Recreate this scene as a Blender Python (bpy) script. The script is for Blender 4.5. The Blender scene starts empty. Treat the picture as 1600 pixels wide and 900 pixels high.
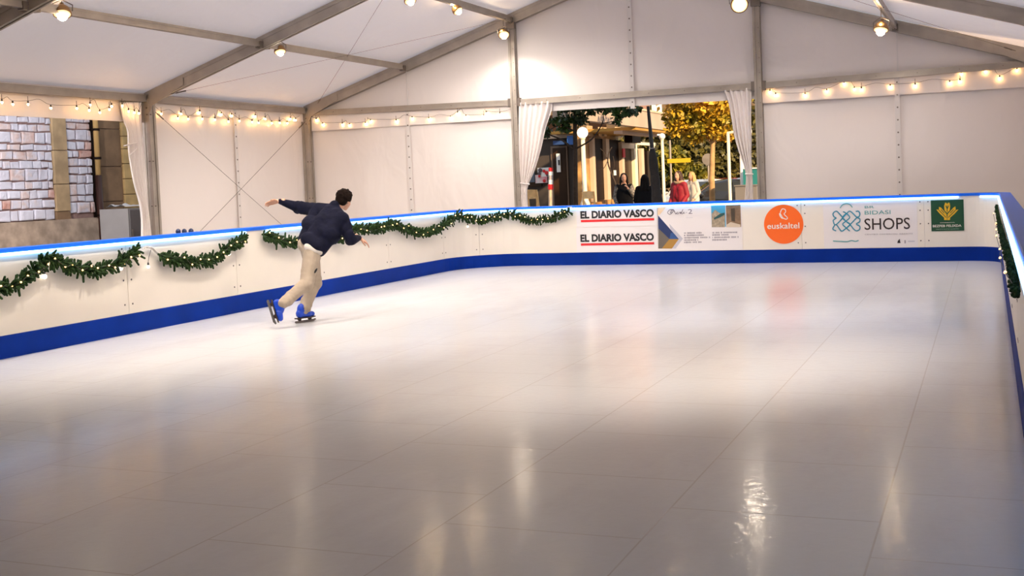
import bpy, bmesh, math, random
from mathutils import Vector as V, Matrix, noise
random.seed(7)
S = bpy.context.scene
COL = S.collection
PI = math.pi
# ------------------------------------------------------------------ camera
CX, CY, CZ = 14.0052, -21.2133, 1.5521
YAW, PIT, ROL, FPX = -0.36696, -0.0442, -0.03982, 1752.15
PPX, PPY = 73.245, -89.008
F = V((math.sin(YAW)*math.cos(PIT), math.cos(YAW)*math.cos(PIT), math.sin(PIT)))
R0 = V((math.cos(YAW), -math.sin(YAW), 0)); U0 = R0.cross(F)
RT = math.cos(ROL)*R0 + math.sin(ROL)*U0
UP = -math.sin(ROL)*R0 + math.cos(ROL)*U0
CAM = V((CX, CY, CZ))
cd = bpy.data.cameras.new('camera'); cam = bpy.data.objects.new('camera', cd); COL.objects.link(cam)
M = Matrix((RT, UP, -F)).transposed().to_4x4(); M.translation = CAM
cam.matrix_world = M
cd.sensor_width = 36; cd.lens = FPX/1600*36
cd.shift_x = -PPX/1600; cd.shift_y = PPY/1600
cd.clip_start = 0.03; cd.clip_end = 300
S.camera = cam
# ------------------------------------------------------------------ world, sun, exposure
EXPOSURE = 0.03
WORLD_STR, SUN_STR, LAMP_W = 0.9, 8.5, 232.0
LAMP_COL = (1.0, 0.89, 0.79)
S.view_settings.view_transform = 'Standard'; S.view_settings.look = 'None'
S.view_settings.gamma = 1; S.view_settings.exposure = EXPOSURE; S.view_settings.use_curve_mapping = False
S.cycles.max_bounces = 10; S.cycles.diffuse_bounces = 6; S.cycles.glossy_bounces = 4
S.cycles.sample_clamp_indirect = 4.0; S.cycles.caustics_reflective = False; S.cycles.caustics_refractive = False
w = bpy.data.worlds.new('world'); S.world = w; w.use_nodes = True
w.node_tree.nodes['Background'].inputs[0].default_value = (0.82, 0.90, 1.0, 1)
w.node_tree.nodes['Background'].inputs[1].default_value = WORLD_STR
sl = bpy.data.lights.new('sun', 'SUN'); sl.energy = SUN_STR; sl.color = (1.0, 0.72, 0.42); sl.angle = 0.02
so = bpy.data.objects.new('sun', sl); COL.objects.link(so)
so.rotation_euler = V((0.72, -0.55, 0.37)).to_track_quat('Z', 'Y').to_euler()

# ------------------------------------------------------------------ helpers
def ray(u, v): return F + RT*((u-800-PPX)/FPX) - UP*((v-450-PPY)/FPX)
def at(u, v, axis, val):
    d = ray(u, v); t = (val - CAM[axis])/d[axis]; return CAM + d*t
def atp(u, v, p0, n):
    d = ray(u, v); t = (p0-CAM).dot(n)/d.dot(n); return CAM + d*t
def proj(P):
    d = P-CAM; z = d.dot(F); return (800+PPX+FPX*d.dot(RT)/z, 450+PPY-FPX*d.dot(UP)/z)
MATS = {}
def mat(name, col, rough=0.6, metal=0.0, emit=None, estr=0.0, noise_amt=0.0, nscale=8.0, bump=0.0, bscale=30.0, spec=None, coat=0.0, trans=0.0, alpha=None, col2=None, stretch=None):
    if name in MATS: return MATS[name]
    m = bpy.data.materials.new(name); m.use_nodes = True; nt = m.node_tree
    b = nt.nodes['Principled BSDF']
    b.inputs['Base Color'].default_value = (*col, 1); b.inputs['Roughness'].default_value = rough
    b.inputs['Metallic'].default_value = metal
    if spec is not None: b.inputs['Specular IOR Level'].default_value = spec
    if coat: b.inputs['Coat Weight'].default_value = coat
    if trans: b.inputs['Transmission Weight'].default_value = trans
    if emit: b.inputs['Emission Color'].default_value = (*emit, 1); b.inputs['Emission Strength'].default_value = estr
    if noise_amt or bump:
        tc = nt.nodes.new('ShaderNodeTexCoord'); src = tc.outputs['Object']
        if stretch:
            mp = nt.nodes.new('ShaderNodeMapping'); mp.inputs['Scale'].default_value = stretch
            nt.links.new(src, mp.inputs[0]); src = mp.outputs[0]
    if noise_amt:
        n = nt.nodes.new('ShaderNodeTexNoise'); n.inputs['Scale'].default_value = nscale; n.inputs['Detail'].default_value = 5
        nt.links.new(src, n.inputs['Vector'])
        mx = nt.nodes.new('ShaderNodeMix'); mx.data_type = 'RGBA'
        c2 = col2 if col2 else tuple(c*(1-noise_amt) for c in col)
        mx.inputs['A'].default_value = (*col, 1); mx.inputs['B'].default_value = (*c2, 1)
        rp = nt.nodes.new('ShaderNodeMapRange'); rp.inputs[1].default_value = .35; rp.inputs[2].default_value = .65
        nt.links.new(n.outputs['Fac'], rp.inputs[0]); nt.links.new(rp.outputs[0], mx.inputs['Factor'])
        nt.links.new(mx.outputs['Result'], b.inputs['Base Color'])
    if bump:
        n2 = nt.nodes.new('ShaderNodeTexNoise'); n2.inputs['Scale'].default_value = bscale; n2.inputs['Detail'].default_value = 4
        nt.links.new(src, n2.inputs['Vector'])
        bp = nt.nodes.new('ShaderNodeBump'); bp.inputs['Strength'].default_value = bump; bp.inputs['Distance'].default_value = 0.02
        nt.links.new(n2.outputs['Fac'], bp.inputs['Height']); nt.links.new(bp.outputs[0], b.inputs['Normal'])
    MATS[name] = m; return m

def obj(name, bm, m, parent=None, smooth=False):
    me = bpy.data.meshes.new(name)
    if isinstance(bm, bpy.types.Mesh): me = bm; me.name = name
    else:
        bmesh.ops.recalc_face_normals(bm, faces=bm.faces) if getattr(bm, 'is_valid', True) else None
        bm.to_mesh(me); bm.free()
    for mm in (m if isinstance(m, (list, tuple)) else [m]): me.materials.append(mm)
    if smooth:
        for p in me.polygons: p.use_smooth = True
    o = bpy.data.objects.new(name, me); COL.objects.link(o)
    if parent:
        o.parent = parent; o.matrix_parent_inverse = Matrix.Translation(-parent_loc(parent))
    return o
def parent_loc(p):
    l = V(p.location)
    q = p.parent
    return l if q is None else l + V(q.location)*0
def empty(name, loc=(0, 0, 0)):
    o = bpy.data.objects.new(name, None); COL.objects.link(o); o.location = loc; o.empty_display_size = .2; return o
def tag(o, label=None, cat=None, group=None, kind=None):
    if label: o['label'] = label
    if cat: o['category'] = cat
    if group: o['group'] = group
    if kind: o['kind'] = kind
    return o
def box(bm, lo, hi, mi=0):
    x0, y0, z0 = lo; x1, y1, z1 = hi
    vs = [bm.verts.new(p) for p in ((x0,y0,z0),(x1,y0,z0),(x1,y1,z0),(x0,y1,z0),(x0,y0,z1),(x1,y0,z1),(x1,y1,z1),(x0,y1,z1))]
    for f in ((0,3,2,1),(4,5,6,7),(0,1,5,4),(1,2,6,5),(2,3,7,6),(3,0,4,7)):
        bm.faces.new([vs[i] for i in f]).material_index = mi
    return vs
def beam(bm, a, b, w_, h_, up=V((0,0,1)), mi=0, groove=0):
    a = V(a); b = V(b); d = (b-a).normalized(); s = d.cross(up).normalized(); t = s.cross(d).normalized()
    prof = [(-.5,-.5),(.5,-.5),(.5,.5),(-.5,.5)]
    if groove:
        g = groove
        prof = [(-.5,-.5),(-.18,-.5),(-.18,-.5+g),(.18,-.5+g),(.18,-.5),(.5,-.5),(.5,-.2),(.5-g,-.2),(.5-g,.2),(.5,.2),(.5,.5),(.18,.5),(.18,.5-g),(-.18,.5-g),(-.18,.5),(-.5,.5),(-.5,.2),(-.5+g,.2),(-.5+g,-.2),(-.5,-.2)]
    r = []
    for p in (a, b): r.append([bm.verts.new(p + s*(x*w_) + t*(y*h_)) for x, y in prof])
    n = len(prof)
    for i in range(n):
        j = (i+1) % n; bm.faces.new((r[0][i], r[0][j], r[1][j], r[1][i])).material_index = mi
    bm.faces.new(r[0][::-1]).material_index = mi; bm.faces.new(r[1]).material_index = mi
def tube(bm, pts, rad, seg=8, mi=0, caps=True):
    pts = [V(p) for p in pts]; rr = rad if isinstance(rad, (list, tuple)) else [rad]*len(pts)
    rings = []; ref = None
    for i, p in enumerate(pts):
        d = (pts[min(i+1, len(pts)-1)] - pts[max(i-1, 0)])
        if d.length < 1e-9: d = V((0,0,1))
        d.normalize()
        if ref is None: ref = V((0,0,1)) if abs(d.z) < .9 else V((1,0,0))
        s = d.cross(ref)
        if s.length < 1e-4: s = d.cross(V((1,.3,0)))
        s.normalize(); t = s.cross(d).normalized(); ref = t if i else ref
        ref = t
        rings.append([bm.verts.new(p + s*(rr[i]*math.cos(k*2*PI/seg)) + t*(rr[i]*math.sin(k*2*PI/seg))) for k in range(seg)])
    for a, b in zip(rings, rings[1:]):
        for k in range(seg):
            bm.faces.new((a[k], a[(k+1)%seg], b[(k+1)%seg], b[k])).material_index = mi
    if caps:
        bm.faces.new(rings[0][::-1]).material_index = mi; bm.faces.new(rings[-1]).material_index = mi
def ball(bm, c, r, sc=(1,1,1), sub=2, rot=None, mi=0):
    n0 = len(bm.faces)
    m = Matrix.Translation(c) @ (rot.to_4x4() if rot else Matrix()) @ Matrix.Diagonal((r*sc[0], r*sc[1], r*sc[2], 1))
    ret = bmesh.ops.create_icosphere(bm, subdivisions=sub, radius=1, matrix=m)
    if mi:
        for v in ret['verts']:
            for f in v.link_faces: f.material_index = mi
def lathe(bm, prof, c, seg=20, axis=V((0,0,1)), mi=0):
    q = axis.normalized().to_track_quat('Z', 'Y'); rings = []
    for r, z in prof:
        rings.append([bm.verts.new(V(c) + q @ V((r*math.cos(k*2*PI/seg), r*math.sin(k*2*PI/seg), z))) for k in range(seg)])
    for a, b in zip(rings, rings[1:]):
        for k in range(seg): bm.faces.new((a[k], a[(k+1)%seg], b[(k+1)%seg], b[k])).material_index = mi
    if prof[0][0] > 1e-5: bm.faces.new(rings[0][::-1]).material_index = mi
    if prof[-1][0] > 1e-5: bm.faces.new(rings[-1]).material_index = mi
def poly(bm, pts, mi=0): 
    f = bm.faces.new([bm.verts.new(p) for p in pts]); f.material_index = mi; return f
def prism(bm, pts, d, mi=0):
    a = [bm.verts.new(p) for p in pts]; b = [bm.verts.new(V(p)+V(d)) for p in pts]; n = len(a)
    bm.faces.new(a).material_index = mi; bm.faces.new(b[::-1]).material_index = mi
    for i in range(n): bm.faces.new((a[i], b[i], b[(i+1)%n], a[(i+1)%n])).material_index = mi
def catmull(P, n=8):
    P = [V(p) for p in P]; out = []
    Q = [P[0]*2-P[1]] + P + [P[-1]*2-P[-2]]
    for i in range(1, len(Q)-2):
        for k in range(n):
            t = k/n; a, b, c, d = Q[i-1:i+3]
            out.append(.5*((2*b)+(c-a)*t+(2*a-5*b+4*c-d)*t*t+(-a+3*b-3*c+d)*t**3))
    out.append(P[-1]); return out
def capsule(bm, a, b, ra, rb, seg=14):
    a = V(a); b = V(b)
    ball(bm, a, ra, sub=2); ball(bm, b, rb, sub=2)
    if (b-a).length > 1e-4: tube(bm, [a, b], [ra, rb], seg)
def blob(name, build, voxel, m, parent=None, smooth_it=6, fac=.5, post=None):
    """one continuous surface grown over joined limbs"""
    bm = bmesh.new(); build(bm)
    bmesh.ops.recalc_face_normals(bm, faces=bm.faces)
    me = bpy.data.meshes.new('tmp'); bm.to_mesh(me); bm.free()
    o = bpy.data.objects.new('tmp', me); COL.objects.link(o)
    r = o.modifiers.new('r', 'REMESH'); r.mode = 'VOXEL'; r.voxel_size = voxel
    if smooth_it:
        s = o.modifiers.new('s', 'SMOOTH'); s.iterations = smooth_it; s.factor = fac
    dg = bpy.context.evaluated_depsgraph_get()
    nm = bpy.data.meshes.new_from_object(o.evaluated_get(dg))
    bpy.data.objects.remove(o); bpy.data.meshes.remove(me)
    nm.materials.clear()
    if post: post(nm)
    for p in nm.polygons: p.material_index = 0
    return obj(name, nm, m, parent, smooth=True)
def text_bm(s, origin, xdir, zdir, width, height, bold=0.0, extrude=0.0):
    """lettering as flat mesh fitted into width x height, lower-left at origin"""
    cu = bpy.data.curves.new('t', 'FONT'); cu.body = s; cu.size = 1; cu.offset = bold; cu.resolution_u = 3
    o = bpy.data.objects.new('t', cu); COL.objects.link(o)
    dg = bpy.context.evaluated_depsgraph_get(); me = bpy.data.meshes.new_from_object(o.evaluated_get(dg))
    bpy.data.objects.remove(o)
    xs = [v.co.x for v in me.vertices]; ys = [v.co.y for v in me.vertices]
    x0, x1, y0, y1 = min(xs), max(xs), min(ys), max(ys)
    for v in me.vertices:
        v.co = V(origin) + V(xdir)*((v.co.x-x0)/(x1-x0)*width) + V(zdir)*((v.co.y-y0)/(y1-y0)*height)
    bm = bmesh.new(); bm.from_mesh(me); bpy.data.meshes.remove(me); return bm
def merge(bm, other):
    me = bpy.data.meshes.new('m'); other.to_mesh(me); other.free(); bm.from_mesh(me); bpy.data.meshes.remove(me)

# ------------------------------------------------------------------ materials
def fabric_mat(name, col, tr):
    m = bpy.data.materials.new(name); m.use_nodes = True; nt = m.node_tree
    b = nt.nodes['Principled BSDF']; b.inputs['Base Color'].default_value = (*col, 1); b.inputs['Roughness'].default_value = .45
    b.inputs['Specular IOR Level'].default_value = .3
    tc = nt.nodes.new('ShaderNodeTexCoord')
    mp = nt.nodes.new('ShaderNodeMapping'); mp.inputs['Scale'].default_value = (.7, .7, .35); mp.inputs['Rotation'].default_value = (.3, .5, .2)
    nt.links.new(tc.outputs['Object'], mp.inputs[0])
    n = nt.nodes.new('ShaderNodeTexNoise'); n.inputs['Scale'].default_value = 1.6; n.inputs['Detail'].default_value = 3; n.inputs['Distortion'].default_value = .8
    nt.links.new(mp.outputs[0], n.inputs['Vector'])
    bp = nt.nodes.new('ShaderNodeBump'); bp.inputs['Strength'].default_value = .8; bp.inputs['Distance'].default_value = .06
    nt.links.new(n.outputs['Fac'], bp.inputs['Height']); nt.links.new(bp.outputs[0], b.inputs['Normal'])
    if tr:
        t = nt.nodes.new('ShaderNodeBsdfTranslucent'); t.inputs[0].default_value = (*tr, 1)
        ad = nt.nodes.new('ShaderNodeAddShader'); nt.links.new(b.outputs[0], ad.inputs[0]); nt.links.new(t.outputs[0], ad.inputs[1])
        nt.links.new(ad.outputs[0], nt.nodes['Material Output'].inputs[0])
    return m
FAB = fabric_mat('tent_fabric', (.80, .745, .72), None)
ROOF = fabric_mat('roof_fabric', (.74, .70, .70), (.285, .25, .245))
DIMFAB = fabric_mat('dimming_fabric', (.05, .07, .085), None)  # dark cloth invented for the unseen near bays, keeps bounce off the ice
ALU = mat('aluminium', (.43, .38, .33), .42, .55, noise_amt=.18, nscale=3, bump=.1, bscale=6)
ALU_D = mat('aluminium_edge', (.28, .25, .22), .5, .5)
STEEL = mat('bolt_steel', (.20, .17, .15), .4, .8)
BLACK = mat('black_plastic', (.012, .012, .014), .45)
DARK = mat('dark_cable', (.05, .04, .035), .6)
BOARD = mat('board_panel', (.87, .80, .70), .38, noise_amt=.05, nscale=1.5)
BLUE = mat('kick_blue', (.0005, .024, .24), .6, spec=.08, noise_amt=.2, nscale=2)
CAPB = mat('cap_blue_halo', (.004, .12, .70), .4, spec=.25)  # brighter blue carries the light tube's halo in its colour
LED = mat('led_tube', (.8, .9, 1), .3, emit=(.20, .54, 1.0), estr=4.2)
LEDOFF = mat('led_tube_off', (.35, .5, .75), .3)
WARM = mat('fairy_bulb', (1, .9, .7), .3, emit=(1, .54, .18), estr=70)
WARMG = mat('garland_bulb', (1, .9, .7), .3, emit=(1, .52, .16), estr=5)
GLOBE = mat('globe_bulb', (1, .95, .85), .3, emit=(1, .88, .70), estr=3.2)
LENS = mat('flood_lens', (1, .95, .85), .3, emit=(1, .84, .60), estr=40)
GLOW = mat('lamp_glass', (.9, .7, .4), .3, emit=(1, .62, .28), estr=1.6)
BRONZE = mat('bronze_housing', (.30, .17, .07), .35, .8)
GREEN = mat('fir_needles', (.026, .060, .012), .75, spec=.2, noise_amt=.6, nscale=25, col2=(.006, .018, .005))

# ice
def ice_mat():
    m = bpy.data.materials.new('ice_tiles'); m.use_nodes = True; nt = m.node_tree; N = nt.nodes; L = nt.links
    b = N['Principled BSDF']; b.inputs['IOR'].default_value = 1.33
    geo = N.new('ShaderNodeNewGeometry')
    sp = N.new('ShaderNodeSeparateXYZ'); L.new(geo.outputs['Position'], sp.inputs[0])
    cb = N.new('ShaderNodeCombineXYZ')
    ax = N.new('ShaderNodeMath'); ax.operation = 'ADD'; ax.inputs[1].default_value = 16.18+.95*30; L.new(sp.outputs['Y'], ax.inputs[0])
    ay = N.new('ShaderNodeMath'); ay.operation = 'ADD'; ay.inputs[1].default_value = -13.53+.95*30; L.new(sp.outputs['X'], ay.inputs[0])
    L.new(ax.outputs[0], cb.inputs[0]); L.new(ay.outputs[0], cb.inputs[1])
    br = N.new('ShaderNodeTexBrick'); br.offset = .5; br.inputs['Scale'].default_value = 1
    br.inputs['Brick Width'].default_value = .95; br.inputs['Row Height'].default_value = .95
    br.inputs['Mortar Size'].default_value = .006; br.inputs['Mortar Smooth'].default_value = .6
    br.inputs['Color1'].default_value = (.79, .805, .825, 1); br.inputs['Color2'].default_value = (.765, .78, .80, 1); br.inputs['Mortar'].default_value = (.60, .58, .57, 1)
    L.new(cb.outputs[0], br.inputs['Vector'])
    # scuffs: broad streaks of frost and worn grey near the boards
    mp = N.new('ShaderNodeMapping'); mp.inputs['Scale'].default_value = (.9, .35, 1); mp.inputs['Rotation'].default_value = (0, 0, .5); L.new(geo.outputs['Position'], mp.inputs[0])
    n = N.new('ShaderNodeTexNoise'); n.inputs['Scale'].default_value = 1.3; n.inputs['Detail'].default_value = 8; n.inputs['Roughness'].default_value = .65; L.new(mp.outputs[0], n.inputs['Vector'])
    r = N.new('ShaderNodeMapRange'); r.inputs[1].default_value = .5; r.inputs[2].default_value = .72; r.inputs[4].default_value = .40; L.new(n.outputs['Fac'], r.inputs[0])
    mx = N.new('ShaderNodeMix'); mx.data_type = 'RGBA'; mx.inputs['B'].default_value = (.52, .48, .53, 1)
    L.new(br.outputs['Color'], mx.inputs['A']); L.new(r.outputs[0], mx.inputs['Factor']); L.new(mx.outputs['Result'], b.inputs['Base Color'])
    # worn band along left board
    # roughness
    n2 = N.new('ShaderNodeTexNoise'); n2.inputs['Scale'].default_value = 3.0; n2.inputs['Detail'].default_value = 6; L.new(mp.outputs[0], n2.inputs['Vector'])
    r2 = N.new('ShaderNodeMapRange'); r2.inputs[1].default_value = .3; r2.inputs[2].default_value = .7; r2.inputs[3].default_value = .17; r2.inputs[4].default_value = .30; L.new(n2.outputs['Fac'], r2.inputs[0])
    b.inputs['Roughness'].default_value = .30; b.inputs['Coat Weight'].default_value = .55; b.inputs['Coat IOR'].default_value = 1.33; b.inputs['Coat Roughness'].default_value = .11
    n3 = N.new('ShaderNodeTexNoise'); n3.inputs['Scale'].default_value = 40; n3.inputs['Detail'].default_value = 4; L.new(geo.outputs['Position'], n3.inputs['Vector'])
    h = N.new('ShaderNodeMath'); h.operation = 'MULTIPLY_ADD'; h.inputs[1].default_value = -.35; L.new(br.outputs['Fac'], h.inputs[0]); L.new(n3.outputs['Fac'], h.inputs[2])
    bp = N.new('ShaderNodeBump'); bp.inputs['Strength'].default_value = .10; bp.inputs['Distance'].default_value = .006; L.new(h.outputs[0], bp.inputs['Height']); L.new(bp.outputs[0], b.inputs['Normal'])
    n4 = N.new('ShaderNodeTexNoise'); n4.inputs['Scale'].default_value = 14; n4.inputs['Detail'].default_value = 5; n4.inputs['Distortion'].default_value = .6; L.new(geo.outputs['Position'], n4.inputs['Vector'])
    bq_ = N.new('ShaderNodeBump'); bq_.inputs['Strength'].default_value = .35; bq_.inputs['Distance'].default_value = .006; L.new(n4.outputs['Fac'], bq_.inputs['Height']); L.new(bq_.outputs[0], b.inputs['Coat Normal'])
    return m

# ------------------------------------------------------------------ structure: ice, ground
XL, YF, XR, HB, BAND = 4.764, -1.866, 14.172, 1.10, 0.23
YN = -24.0
def arc(cx, cy, r, a0, a1, n=12): return [V((cx+r*math.cos(a0+(a1-a0)*i/n), cy+r*math.sin(a0+(a1-a0)*i/n), 0)) for i in range(n+1)]
RL, RR = 1.15, 0.5
arcL = arc(XL+RL, YF-RL, RL, PI, PI/2); arcR = arc(XR-RR, YF-RR, RR, PI/2, 0)
foot = [V((XL, YN, 0))] + arcL + arcR + [V((XR, YN, 0))]
bm = bmesh.new(); prism(bm, [p for p in foot], (0, 0, -.04))
ICE = ice_mat()
tag(obj('floor', bm, ICE), 'glossy white synthetic ice tiles inside the blue-edged boards', kind='structure')
bm = bmesh.new(); box(bm, (-60, -40, -.10), (60, 90, -.05))
tag(obj('ground', bm, mat('paving', (.30, .27, .25), .8, noise_amt=.3, nscale=2)), 'grey paving outside and around the rink', kind='structure')

# tent frame dims
HE, HA = 3.3307, 5.69
def zr(X): return HE + (HA-HE)*(X/7.5 if X < 7.5 else (15-X)/7.5)
YB = [0, -5, -10, -15, -20, -25]
# ceiling fabric, one panel per bay and slope, slightly sagging between frames
for k in range(5):
    for side in (0, 1):
        bm = bmesh.new(); nx, ny = 14, 10; g = []
        for i in range(nx+1):
            row = []
            for j in range(ny+1):
                s = i/nx; X = (-.14 + s*7.64) if side == 0 else (15.14 - s*7.64)
                Y = YB[k] + .1*(k == 0) - (5+.1*(k == 0))*j/ny
                z = HE + .12 + (HA-HE)*(min(max(X if side == 0 else 15-X, -.14), 7.5)/7.5) - .03*math.sin(PI*j/ny)*math.sin(PI*s)
                row.append(bm.verts.new((X, Y, z)))
            g.append(row)
        for i in range(nx):
            for j in range(ny): bm.faces.new((g[i][j], g[i+1][j], g[i+1][j+1], g[i][j+1]))
        o = obj('ceiling', bm, ROOF if k < 2 else (FAB if k == 2 else DIMFAB), smooth=True)  # third bay opaque and unseen near bays dark, to dim the near end
        tag(o, ('left' if side == 0 else 'right') + ' slope of the white tent roof, bay %s from the end wall' % ('first','second','third','fourth','fifth')[k], kind='structure')
# end wall fabric
def sheet(bm, P00, P10, P11, P01, nx, ny, fn=None):
    g = []
    for i in range(nx+1):
        row = []
        for j in range(ny+1):
            s, t = i/nx, j/ny
            p = (V(P00)*(1-s)+V(P10)*s)*(1-t) + (V(P01)*(1-s)+V(P11)*s)*t
            if fn: p = p + fn(s, t, p)
            row.append(bm.verts.new(p))
        g.append(row)
    for i in range(nx):
        for j in range(ny): bm.faces.new((g[i][j], g[i+1][j], g[i+1][j+1], g[i][j+1]))
def wr(ax, amp):
    def fn(s, t, p):
        n = noise.noise(V((p.x*.5+3, p.y*.5, p.z*.9)))*amp + noise.noise(V((p.x*1.6, p.y*1.6+5, p.z*.5)))*amp*.4
        n *= math.sin(PI*min(1, max(0, s)))**.5
        v = V((0, 0, 0)); v[ax] = n; return v
    return fn
GH = HE-.10   # girt height
YW = .085
def wall_panel(name, P00, P10, P11, P01, ax, label, amp=.05, nx=24, ny=14):
    bm = bmesh.new(); sheet(bm, P00, P10, P11, P01, nx, ny, wr(ax, amp))
    return tag(obj(name, bm, DIMFAB if P00[1] < -18 else FAB, smooth=True), label, kind='structure')  # unseen near walls made dark to cut bounce light
wall_panel('wall_back', (-.1, YW, -.05), (5, YW, -.05), (5, YW, GH), (-.1, YW, GH), 1, 'white fabric end wall, left bay behind the string lights')
wall_panel('wall_back', (10, YW, -.05), (15.1, YW, -.05), (15.1, YW, GH), (10, YW, GH), 1, 'white fabric end wall, right bay above the advertising banners')
WTOP = 2.985
wall_panel('wall_back', (5, YW, WTOP), (10, YW, WTOP-.02), (10, YW, GH), (5, YW, GH), 1, 'narrow fabric strip over the end wall opening', amp=.015, ny=3)
bm = bmesh.new()
for X0, X1 in ((-.1, 5), (5, 7.5), (7.5, 10), (10, 15.1)):
    sheet(bm, (X0, YW, GH), (X1, YW, GH), (X1, YW, zr(X1)+.11), (X0, YW, zr(X0)+.11), 16, 10, wr(1, .02))
tag(obj('wall_back', bm, FAB, smooth=True), 'white fabric gable triangle above the girts', kind='structure')
XW = -.085
wall_panel('wall_left', (XW, -5, -.05), (XW, 0.1, -.05), (XW, 0.1, HE+.11), (XW, -5, HE+.11), 0, 'white fabric side wall with crossed bracing cables')
LTOP = 2.90
wall_panel('wall_left', (XW, -10, LTOP), (XW, -5, LTOP), (XW, -5, HE+.11), (XW, -10, HE+.11), 0, 'fabric strip over the side opening onto the stone wall', amp=.012, ny=3)
for k, nm in ((2, 'third'), (3, 'fourth'), (4, 'fifth')):
    wall_panel('wall_left', (XW, -5*k-5, -.05), (XW, -5*k, -.05), (XW, -5*k, HE+.11), (XW, -5*k-5, HE+.11), 0, 'left fabric side wall, %s bay from the end wall' % nm)
for k in range(5):
    wall_panel('wall_right', (15.085, -5*k-5, -.05), (15.085, -5*k+.1*(k == 0), -.05), (15.085, -5*k+.1*(k == 0), HE+.11), (15.085, -5*k-5, HE+.11), 0, 'right fabric side wall, bay %s from the end wall' % ('first','second','third','fourth','fifth')[k])
bm = bmesh.new()
for X0, X1 in ((-.1, 7.5), (7.5, 15.1)):
    sheet(bm, (X0, -25.1, -.05), (X1, -25.1, -.05), (X1, -25.1, zr(X1)+.12), (X0, -25.1, zr(X0)+.12), 10, 10)
tag(obj('wall_front', bm, DIMFAB, smooth=True), 'unseen end wall behind the camera, made dark to cut bounce light', kind='structure')
# valances under girts (second fabric layer)
def valance(P0, P1, drop, off, label):
    bm = bmesh.new(); P0 = V(P0); P1 = V(P1); o_ = V(off)
    def fn(s, t, p): return o_.normalized()*(.012*math.sin(s*23)*(1-t) + .008*noise.noise(p*2))
    sheet(bm, P0-V((0,0,drop))+o_, P1-V((0,0,drop))+o_, P1+o_, P0+o_, 40, 3, fn)
    return tag(obj('trim_1', bm, FAB, smooth=True), label, kind='structure')
valance((.1, 0, GH), (4.95, 0, GH), .36, (0, .03, 0), 'fabric valance under the girt, left bay of the end wall')
valance((10.05, 0, GH), (14.95, 0, GH), .36, (0, .03, 0), 'fabric valance under the girt, right bay of the end wall')
valance((0, -4.95, HE-.05), (0, -.1, HE-.05), .2, (-.03, 0, 0), 'fabric valance under the eave, side bay with cables')
# laced seam strips with eyelets
STRIP = mat('seam_strip', (.70, .66, .64), .5)
def seam(P0, P1, wdir, nrm, label, holes=True):
    P0 = V(P0); P1 = V(P1); wd = V(wdir)*.045; nr = V(nrm)
    bm = bmesh.new(); prism(bm, [P0-wd+nr*.012, P0+wd+nr*.012, P1+wd+nr*.012, P1-wd+nr*.012], nr*.008)
    if holes:
        n = int((P1-P0).length/.22)
        for i in range(n):
            c = P0 + (P1-P0)*((i+.5)/n) + nr*.021
            lathe(bm, [(.016, 0), (.016, .004), (0.0001, .005)], c, 8, nr, mi=1)
    tag(obj('trim_2', bm, [STRIP, STEEL]), label, kind='structure')
for X, l in ((2.5, 'left bay'), (12.5, 'right bay')):
    seam((X, YW-.05, .05), (X, YW-.05, GH-.02), (1,0,0), (0,-1,0), 'laced vertical seam in the %s of the end wall' % l)
    seam((X+.02, YW-.05, GH), (X+.02, YW-.05, zr(X)), (.3,0,0), (0,-1,0), 'vertical gable seam above the %s girt' % l, holes=False)
seam((7.5, YW-.05, GH), (7.5, YW-.05, zr(7.5)), (1,0,0), (0,-1,0), 'laced vertical seam in the middle of the gable')
seam((7.5, YW-.04, WTOP-.06), (7.5, YW-.04, GH-.05), (1,0,0), (0,-1,0), 'short laced seam above the end wall opening')
seam((XW+.05, -2.5, .05), (XW+.05, -2.5, HE-.05), (0,1,0), (1,0,0), 'laced vertical seam in the side wall behind the cables')

# ------------------------------------------------------------------ tent frame
frame = tag(empty('tent_frame', (0, 0, -.05)), 'grey aluminium frame of the tent with posts, rafters and purlins', 'tent frame', kind='structure')
def fpart(name, fn, m=ALU):
    bm = bmesh.new(); fn(bm); return obj(name, bm, m, frame)
def bolt(bm, c, n, r=.014): lathe(bm, [(r, 0), (r, .012), (.0001, .014)], V(c), 6, V(n), mi=1)
for k, Y in enumerate(YB):
    yo = 0
    for X in (0, 15):
        def f(bm):
            beam(bm, (X, Y, -.05), (X, Y, HE-.02), .17, .17, up=V((0,1,0)), groove=.10)
            sx = 1 if X == 0 else -1
            for zz in (HE-.3, HE-.18, 1.4, 2.2): bolt(bm, (X+sx*.085, Y-.05, zz), (sx, 0, 0)); bolt(bm, (X+sx*.04, Y-.085, zz), (0, -1, 0))
        fpart('post', f, [ALU, STEEL])
        def f(bm):
            X2 = 7.5
            sx = 1 if X == 0 else -1
            beam(bm, (X, Y, HE-.01), (X2, Y, HA-.01), .11, .21, groove=.07)
            for q in (.12, .2, .3, .45): bolt(bm, (X+sx*q*1.6, Y-.056, zr(X+sx*q*1.6)-.02), (0, -1, 0), .02)
            # haunch plate
            prism(bm, [V((X+sx*.05, Y-.07, HE-.32)), V((X+sx*.09, Y-.07, HE+.06)), V((X+sx*.85, Y-.07, zr(X+sx*.85)+.04)), V((X+sx*.85, Y-.07, zr(X+sx*.85)-.09)), V((X+sx*.16, Y-.07, HE-.14))], (0, .012, 0))
        fpart('rafter', f, [ALU, STEEL])
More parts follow.
